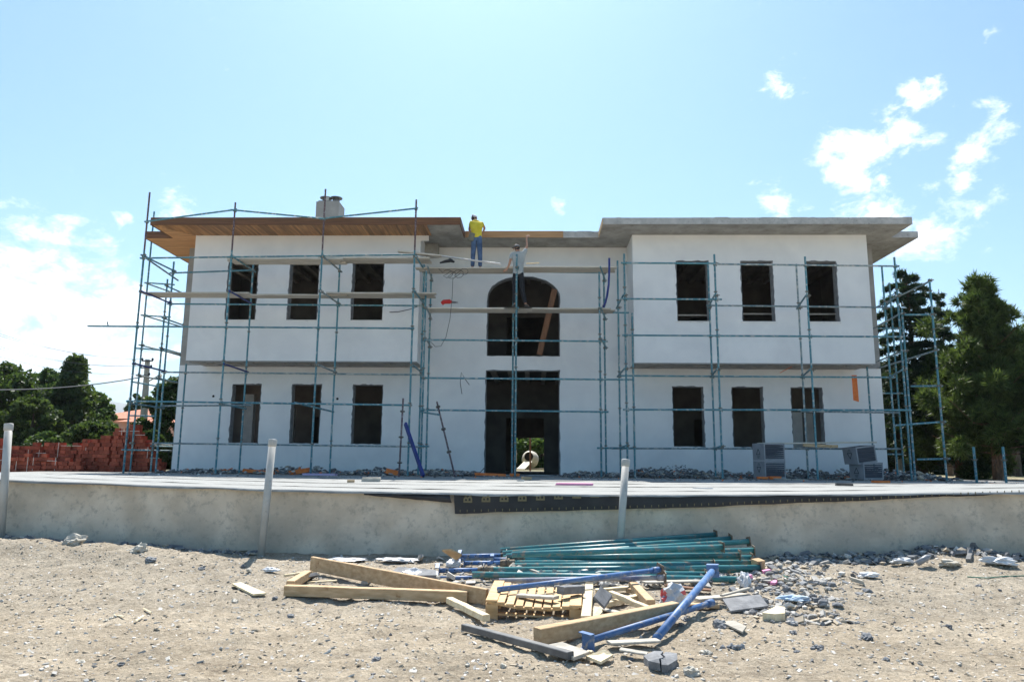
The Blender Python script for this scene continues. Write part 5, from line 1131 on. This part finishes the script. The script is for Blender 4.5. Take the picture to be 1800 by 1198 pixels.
    TP = [J['hip'] + Vector((0, 0, .08)), J['hip'] - Vector((0, 0, .03))]; TE = [(0, 1)]; TRd = [(.175, .125), (.18, .135)]
    for s_ in 'LR':
        n0 = len(TP); TP += [J['hj' + s_], J['hj' + s_].lerp(J['kn' + s_], .5), J['kn' + s_], J['kn' + s_].lerp(J['an' + s_], .6), J['an' + s_] + Vector((0, 0, .03))]; TRd += [.11, .098, .082, .074, .072]; TE += [(1, n0), (n0, n0 + 1), (n0 + 1, n0 + 2), (n0 + 2, n0 + 3), (n0 + 3, n0 + 4)]
        build('shoe', MB().ring([J['an' + s_] + Vector((0, -.07, -.045)), J['an' + s_] + Vector((0, 0, -.04)), J['to' + s_] + Vector((0, 0, -.02))], [.04, .052, .04], 10), 'shoe', t, smooth=True)
    skinmesh('trousers', TP, TE, TRd, trouser, t)
    if pouch: c = J['hip'] + Vector((-.17, -.10, -.04)); build('tool_pouch', MB().obox(c, .20, .09, .26, Matrix.Rotation(.25, 3, 'Y'), jit=.06).obox(c + Vector((.02, -.05, .0)), .12, .05, .14, jit=.05), 'canvas', t)
    return t
# man in yellow, bent over the roof edge with his back to the camera
Y_ = 23.45
def q(px, py, dy=0): return U(px, py, Y_ + dy)
z0 = 7.74
hip = q(838, 416); k = dict(hip=hip, chest=q(837, 398, .12), neck=q(836, 388.5, .28), head=q(833.5, 384.5, .40))
k.update(shL=q(827.5, 392, .15), elL=q(825, 404, .32), wrL=q(828, 408.5, .58), haL=q(830, 408, .7), shR=q(847, 392, .15), elR=q(852, 401, .32), wrR=q(849, 407.5, .58), haR=q(847, 407, .7))
ax, bx = q(831.5, 440).x, q(844, 440).x
k.update(hjL=hip + Vector((-.085, 0, -.09)), hjR=hip + Vector((.085, 0, -.09)), knL=Vector((ax, Y_ + .02, z0 + .48)), knR=Vector((bx, Y_ + .02, z0 + .48)), anL=Vector((ax - .01, Y_, z0 + .09)), anR=Vector((bx + .01, Y_, z0 + .09)), toL=Vector((ax - .03, Y_ + .16, z0 + .05)), toR=Vector((bx + .03, Y_ + .16, z0 + .05)))
figure(k, 'workman in yellow shirt and jeans with his back turned, bent over the roof edge', 'yellow', 'denim', 'capwhite', (hip.x, Y_, z0), 'workmen on the scaffold', pouch=True)
# man in grey reaching up to the fascia
Y_ = 22.95; z0 = 6.385; hip = q(911, 480, 0)
k = dict(hip=hip, chest=q(911, 454, .0), neck=q(910.5, 442, .03), head=q(908.5, 436.5, .04))
k.update(shL=q(900, 447), elL=q(896, 462, -.08), wrL=q(892, 471.5, -.02), haL=q(885, 477, 0), shR=q(921.5, 445.5), elR=q(926.5, 432, .12), wrR=q(925.5, 418.5, .25), haR=q(929, 413, .3))
fa = U(905, 538, Y_); fbk = U(924, 538, Y_)
k.update(hjL=hip + Vector((-.09, 0, -.09)), hjR=hip + Vector((.09, 0, -.09)), knL=q(904.5, 510), anL=Vector((fa.x, Y_, z0 + .10)), toL=Vector((fa.x - .06, Y_ + .15, z0 + .05)), knR=q(918, 509), anR=Vector((fbk.x, Y_ - .02, z0 + .10)), toR=Vector((fbk.x + .1, Y_ + .12, z0 + .05)))
figure(k, 'workman in grey shirt and dark trousers reaching one arm up to the new fascia board', 'greyshirt', 'blacktrouser', 'capgrey', (hip.x, Y_, z0), 'workmen on the scaffold', look=(-1, .25, 0))

# ------------------------------------------------------------------ background: house, pole, wires
hx = U(225, 760, 62).x; t = thing('house', 'salmon pink house with red tiled hip roof beyond the brick stacks', 'house', (hx, 64, .95))
zt_ = U(225, 737, 62).z; mb = MB(); mb.box(hx - 3.2, hx + 5.2, 62, 70, .9, zt_); build('wall', mb, 'pinkwall', t)
zr = U(240, 716, 66).z; mb = MB(); a, b, c_, d_ = (hx - 3.8, 61.4, zt_ + .05), (hx + 5.8, 61.4, zt_ + .05), (hx + 5.8, 70.6, zt_ + .05), (hx - 3.8, 70.6, zt_ + .05); e, f = (hx - .2, 66, zr), (hx + 2.2, 66, zr)
mb.add([a, b, c_, d_, e, f], [(0, 1, 5, 4), (1, 2, 5), (2, 3, 4, 5), (3, 0, 4), (3, 2, 1, 0)]); rf = build('roof', mb, 'tiles', t)
build('window', MB().box(hx + .2, hx + 1.2, 61.95, 61.99, 2.2, 3.4).box(hx + 2.6, hx + 3.6, 61.95, 61.99, 2.2, 3.4), 'hole', t)
hx2 = U(215, 745, 52).x
t = thing('house', 'lower pink annex with tiled roof just left of the utility pole', 'house', (hx2, 56, .95)); z1 = U(215, 741, 54).z
build('wall', MB().box(hx2 - 1.2, hx2 + 1.9, 54, 58, .9, z1), 'pinkwall', t); build('roof', MB().add([(hx2 - 1.5, 53.6, z1), (hx2 + 2.2, 53.6, z1), (hx2 + 2.2, 58.4, z1), (hx2 - 1.5, 58.4, z1), (hx2 + .3, 56, U(212, 728, 56).z)], [(0, 1, 4), (1, 2, 4), (2, 3, 4), (3, 0, 4), (3, 2, 1, 0)]), 'tiles', t)
YP = 38.; pt = U(259.5, 632, YP); pb = Vector((U(249, 800, YP).x, YP, .95)); t = thing('utility_pole', 'concrete utility pole with three crossarms and a street lamp behind the left scaffold', 'utility pole', pb)
build('pole', MB().ring([pb, pt], [.24, .13], 10), 'polec', t)
ATT = []
for (py, w, w2) in ((634, .28, .28), (646, .34, .22), (660, .42, .14)):
    c = U(259 - (py - 634) * .06, py, YP - .16); arm = build('crossarm', MB().beam(c + Vector((-w * 1.05, 0, 0)), c + Vector((w2 * 1.05, 0, 0)), .07, .07), 'dark_steel', t)
    for x in (-w, w2): build('insulator', MB().ring([c + Vector((x, 0, .03)), c + Vector((x, 0, .08)), c + Vector((x, 0, .16))], [.05, .065, .03], 8), 'black', arm); ATT.append(c + Vector((x, 0, .1)))
la = U(261, 670, YP - .2); lb = U(277, 661, YP - .2); build('lamp_arm', MB().ring([la, lb], .035, 6), 'polec', t); build('lamp_head', MB().ring([lb, lb + (U(283, 659, YP - .2) - lb)], [.05, .12], 8), 'polec', t)
for i, (src, (ex, ey)) in enumerate(zip([0, 1, 2, 3, 4], [(-60, 565), (-60, 571), (-60, 590), (-60, 596), (-60, 608)])):
    a = ATT[src]; b = U(ex, ey, 30); pts = []
    for j in range(15): k_ = j / 14; p = a.lerp(b, k_); p.z -= .45 * 4 * k_ * (1 - k_) * .9; pts.append(p)
    build('power_line', MB().ring(pts, .009, 4), 'cable', label=f'thin power line, {["highest", "second highest", "third highest", "fourth highest", "lowest"][i]} of the five crossing the left sky', cat='power line', group='overhead power lines')
a = U(256, 661, YP - .2); b = U(-60, 684, 31); pts = []
for j in range(15): k_ = j / 14; p = a.lerp(b, k_); p.z -= .5 * 4 * k_ * (1 - k_) * .5; pts.append(p)
build('power_cable', MB().ring(pts, .03, 5), 'cable', label='thick twisted cable passing in front of the trees to the utility pole', cat='cable')

# ------------------------------------------------------------------ trees
def leafquads(centers, size, elong=1.5, up=.0):
    n = len(centers); d = rng.normal(size=(n, 3)); d /= np.linalg.norm(d, axis=1)[:, None]
    e = rng.normal(size=(n, 3)); e[:, 2] -= up; e -= (e * d).sum(1)[:, None] * d; e /= np.linalg.norm(e, axis=1)[:, None]; f_ = np.cross(d, e)
    s_ = size * rng.uniform(.6, 1.3, n)[:, None]
    a = e * s_ * elong * .5; b = f_ * s_ * .5
    return np.stack([centers - a, centers + b * .8, centers + a, centers - b * .8], 1)
def deciduous(base, H_, W_, label, m, n=14000, leaf=.17, clumps=90, group='broadleaf trees behind the brick stacks', shape=1., depth=None, low=.05, name='broadleaf_tree'):
    base = Vector(base); t = thing(name, label, 'tree', base, group); depth = depth or W_
    tr = MB(); tr.ring([base, base + Vector((.05, 0, H_ * .35)), base + Vector((.0, .1, H_ * .8))], [W_ * .055, W_ * .04, .02], 8)
    cl_ = []
    while len(cl_) < clumps:
        u = rng.uniform(-1, 1, 3); z = rng.uniform(low, 1); prof = (math.sin(math.pi * min(1, (z - low) / (1 - low) * .93 + .06)) ** .65) if shape >= 1 else (1 - z) ** 1.05 * (1.25) * min(1, (z - low + .05) / .15) 
        a = rng.uniform(0, 6.283); rr = prof * (rng.random() ** .38)
        k_ = 1 + .35 * mn.noise(Vector((math.cos(a) * 1.5, math.sin(a) * 1.5, z * 3)) + base * .37)
        cl_.append((base.x + W_ / 2 * rr * k_ * math.cos(a), base.y + depth / 2 * rr * k_ * math.sin(a), base.z + z * H_ * .97))
    cl_ = np.array(cl_)
    for c_ in cl_[::5]: tr.ring([base + Vector((0, 0, max(.3, (c_[2] - base.z) * .6))), Vector(c_)], [W_ * .012, .01], 5)
    build('trunk', tr, 'bark', t)
    idx = rng.integers(0, len(cl_), n); sg = W_ * .065 * rng.uniform(.6, 1.4, len(cl_))[idx]; v = rng.normal(size=(n, 3)); v /= np.linalg.norm(v, axis=1)[:, None]
    pts = cl_[idx] + v * (sg * rng.uniform(.5, 1.7, n) ** .8)[:, None] * np.array([1, 1, .8])
    pts[:, 2] = np.maximum(pts[:, 2], base.z + .05)
    quadmesh('crown', leafquads(pts, leaf), m, t)
def T(px, py, Y, w, label, m, **kw):
    top = U(px, py, Y); deciduous((top.x, Y, .95), top.z - .95, w, label, m, **kw)
T(10, 640, 36, 4.6, 'dark broad tree at the left edge behind the brick stacks', 'leaf_a', n=26000, clumps=150)
T(-70, 655, 37, 4.2, 'dark tree cut by the left edge of the picture', 'leaf_a', n=9000)
T(90, 648, 44, 3.6, 'lighter green tree with loose top behind the pointed one', 'leaf_b', n=16000)
T(134, 630, 38, 4.4, 'tall pointed dark linden in the middle of the left trees', 'leaf_c', n=34000, clumps=170, shape=.5)
T(60, 700, 34, 3.2, 'mid green rounded tree in front of the left trees', 'leaf_c', n=14000)
T(168, 690, 46, 3.2, 'bright green tree right of the pointed linden', 'leaf_b', n=22000, clumps=120)
T(160, 745, 33, 2.5, 'low leafy bush tree right behind the brick stacks', 'leaf_c', n=13000)
T(235, 770, 30.5, 1.8, 'small bright shrub between the scaffold legs', 'leaf_b', n=6000, leaf=.13)
T(82, 762, 29, 1.7, 'yellowish small shrub behind the low brick stack', 'leaf_b', n=5000, leaf=.12)
T(318, 668, 37, 4.0, 'dark tree half hidden behind the left corner of the building', 'leaf_a', n=26000, clumps=130, low=.02)
T(268, 755, 34, 1.3, 'small tree beside the utility pole', 'leaf_a', n=7000, leaf=.15)
T(240, 690, 80, 2.6, 'narrow dark cypress far behind the pink house', 'leaf_a', n=7000, leaf=.3, shape=1.)
for px, py, Y, w, lab in ((915, 730, 55, 7, 'leafy tree seen through the back doorway left of the post'), (950, 735, 52, 6, 'leafy tree seen through the back doorway right of the post')):
    T(px, py, Y, w, lab, 'leaf_b', n=9000, leaf=.28, group='trees behind the back doorway', low=.0)

def conifer(base, H_, W_, label, kind, tufts, group='conifers beyond the right end of the building', seed=1, low=.12, lean=(0, 0), bark='bark', name='conifer', nseg=40, size=.16, trunk_r=.2, m='cedar', tip=.98, droop=.25, prof=None):
    base = Vector(base); t = thing(name, label, 'tree', base, group); rr = random.Random(seed); r2 = np.random.default_rng(seed)
    top = base + Vector((lean[0], lean[1], H_)); tr = MB(); tr.ring([base - Vector((0, 0, .1)), base.lerp(top, .12), base.lerp(top, .5), top], [trunk_r * 1.25, trunk_r, trunk_r * .55, .02], 10)
    cs = []; ax = []
    per = max(1, tufts // nseg)
    for i in range(nseg):
        z = low + (tip - low) * (i + rr.random()) / nseg; a = i * 2.4 + rr.uniform(-.4, .4)
        pr = prof(z) if prof else (1 - z) ** .8; L_ = W_ / 2 * pr * rr.uniform(.65, 1.1)
        p0 = base.lerp(top, z); dirv = Vector((math.cos(a), math.sin(a), 0)); 
        if kind == 'cedar': pts = [p0, p0 + dirv * L_ * .5 + Vector((0, 0, L_ * .10)), p0 + dirv * L_ + Vector((0, 0, -L_ * droop))]
        else: pts = [p0, p0 + dirv * L_ * .5 + Vector((0, 0, L_ * .05)), p0 + dirv * L_ + Vector((0, 0, L_ * .30))]
        tr.ring(pts, [max(.012, trunk_r * .16), trunk_r * .1, .008], 5)
        n = int(per * (.35 + 1.1 * pr)); k_ = r2.random(n) ** (.6 if kind == 'cedar' else .45)
        P_ = np.array([list(p) for p in pts]); c_ = np.where(k_[:, None] < .5, P_[0] + (P_[1] - P_[0]) * (k_[:, None] * 2), P_[1] + (P_[2] - P_[1]) * (k_[:, None] * 2 - 1))
        side = np.array([-dirv.y, dirv.x, 0])
        if kind == 'cedar':
            c_ = c_ + side * (r2.normal(size=n) * L_ * .20 * (1.1 - k_))[:, None] + np.array([0, 0, 1]) * (r2.normal(size=n) * .03 * H_ / 8 - .04)[:, None]
            d = np.array(dirv)[None] * .8 + side[None] * r2.normal(size=n)[:, None] * .7 + np.array([0, 0, -.25])[None]
        else:
            # needle balls: sub clumps along the outer branch
            ncl = 4; cc_ = r2.normal(size=(ncl, 3)) * np.array([.20, .20, .16]) * max(.8, L_) ; kk = r2.random(ncl) * .65 + .35
            cen = P_[0] + (P_[2] - P_[0]) * kk[:, None] + cc_; ii = r2.integers(0, ncl, n); off = r2.normal(size=(n, 3)); off /= np.linalg.norm(off, axis=1)[:, None]
            c_ = cen[ii] + off * (r2.random(n) ** .5 * .24 * max(.75, min(1.3, L_)))[:, None]; d = off + np.array([0, 0, .35])
        d = d / np.linalg.norm(d, axis=1)[:, None]; cs.append(c_); ax.append(d)
    cs = np.concatenate(cs); ax = np.concatenate(ax); build('trunk', tr, bark, t)
    # every tuft: several thin needles bundles (long thin triangles) fanned about its axis
    NN = 7; n = len(cs); rnd = r2.normal(size=(n, NN, 3)) * (.5 if kind == 'cedar' else .75); dd = ax[:, None, :] + rnd; dd /= np.linalg.norm(dd, axis=2)[..., None]
    sl = size * r2.uniform(.6, 1.2, (n, NN, 1)); wv = np.cross(dd, r2.normal(size=(n, NN, 3))); wv /= np.linalg.norm(wv, axis=2)[..., None]; wv *= sl * (.12 if kind == 'cedar' else .10)
    b0 = cs[:, None, :] - wv + 0 * dd; b1 = cs[:, None, :] + wv; tp = cs[:, None, :] + dd * sl
    quadmesh('crown', np.stack([b0, b1, tp], 2).reshape(-1, 3, 3), m, t)
    return t
# the main pine at the right
Yp = 27.; top = U(1703, 498, Yp); bs = U(1757, 845, Yp); conifer((bs.x, Yp, .95), top.z - .95, 5.6, 'broad bright green pine with reddish trunk at the right edge', 'pine', 15000, seed=4, lean=(U(1720, 500, Yp).x - bs.x, 0), bark='bark_red', name='pine_tree', nseg=80, size=.27, trunk_r=.17, m='needle', low=.12, prof=lambda z: max(.05, (1 - z)) ** .8 * (.8 + .45 * abs(math.sin(z * 17))), tip=.99)
top = U(1795, 552, 29.); conifer((top.x + .7, 29., .95), top.z - .95, 4.6, 'second pine partly cut by the right edge of the picture', 'pine', 8000, seed=8, bark='bark_red', name='pine_tree', nseg=40, size=.27, trunk_r=.16, m='needle', low=.3, prof=lambda z: max(.05, (1 - z)) ** .6)
top = U(1668, 620, 31.); conifer((top.x, 31., .95), top.z - .95, 4.2, 'lower pine filling the gap between the scaffold tower and the big pine', 'pine', 14000, seed=9, bark='bark_red', name='pine_tree', nseg=50, size=.27, trunk_r=.14, m='needle', low=.05, prof=lambda z: max(.05, (1 - z)) ** .5)
top = U(1592, 473, 33.); conifer((top.x, 33., .95), top.z - .95, 9.5, 'dark layered cedar right behind the building corner', 'cedar', 15000, seed=5, name='cedar_tree', nseg=60, size=.26, trunk_r=.22, low=.06, droop=.10, prof=lambda z: .06 + .8 * (1 - z) ** .75)
top = U(1650, 508, 42.); conifer((top.x, 42., .95), top.z - .95, 3.6, 'thin pointed cedar between the layered cedar and the pine', 'cedar', 3000, seed=6, name='cedar_tree', nseg=40, size=.3, low=.2, trunk_r=.12, droop=-.3)
top = U(1752, 522, 40.); conifer((top.x, 40., .95), top.z - .95, 4.6, 'thin topped cedar rising behind the big pine', 'cedar', 3500, seed=12, name='cedar_tree', nseg=36, size=.3, low=.2, trunk_r=.14, droop=-.2)
for i, (px, py, Y, w) in enumerate(((1560, 640, 45, 7), (1640, 650, 47, 7.5), (1720, 640, 44, 7), (1800, 620, 46, 8), (1880, 600, 42, 8))):
    top = U(px, py, Y); conifer((top.x, Y, .95), top.z - .95, w, f'dark conifer in the grove behind the pine, {["first", "second", "third", "fourth", "fifth"][i]} from the building', 'cedar', 9000, seed=20 + i, name='cedar_tree', nseg=60, size=.45, low=.02, trunk_r=.2, droop=.1, prof=lambda z: .35 + .75 * (1 - z) ** .6)
for i, px in enumerate((1582, 1700, 1670, 1790)):
    Y = 34 + i * 1.5; p = U(px, 830, Y); t = thing('tree_trunk', ['slim trunk with limewashed foot behind the end scaffold', 'dark trunk left of the big pine', 'thin trunk between the end scaffold and the pine', 'dark trunk at the right edge'][i], 'tree trunk', (p.x, Y, .94), 'trunks in the grove')
    build('trunk', MB().ring([(p.x, Y, .94), (p.x + .05, Y, 5.5)], [.17, .12], 9), 'bark', t)
    if i < 2: build('limewash', MB().ring([(p.x, Y, .94), (p.x + .01, Y, 1.9)], [.178, .165], 9), 'bark_white', t)
# a far wooded belt closing the view at both sides
def belt(x0, x1, Y, h, n, m, name, seed):
    r2 = np.random.default_rng(seed); xs2 = r2.uniform(x0, x1, n); hh = h * (.55 + .45 * np.array([mn.noise(Vector((x * .12, seed, 0))) for x in xs2])); z = .9 + hh * r2.random(n) ** .8
    quadmesh(name, leafquads(np.stack([xs2, Y + r2.normal(size=n) * 2, z], 1), .7), m, kind='stuff')
belt(-75, -24, 66, 3.6, 16000, 'leaf_b', 'wooded_belt', 3); belt(20, 75, 66, 6.5, 22000, 'leaf_a', 'wooded_belt', 4); belt(-24, 20, 70, 4, 6000, 'leaf_b', 'wooded_belt', 5)

# ------------------------------------------------------------------ air
mb = MB().box(-6500, 6500, -900, 7200, -8, 640)
hz = bpy.data.materials.new('haze'); hz.use_nodes = True; nt = hz.node_tree; nt.nodes.clear(); ho = nt.nodes.new('ShaderNodeOutputMaterial'); pv = nt.nodes.new('ShaderNodeVolumePrincipled')
pv.inputs['Color'].default_value = (.82, .90, 1, 1); pv.inputs['Density'].default_value = .00014; pv.inputs['Anisotropy'].default_value = .3; nt.links.new(pv.outputs[0], ho.inputs['Volume'])
build('haze', mb, hz, kind='stuff')
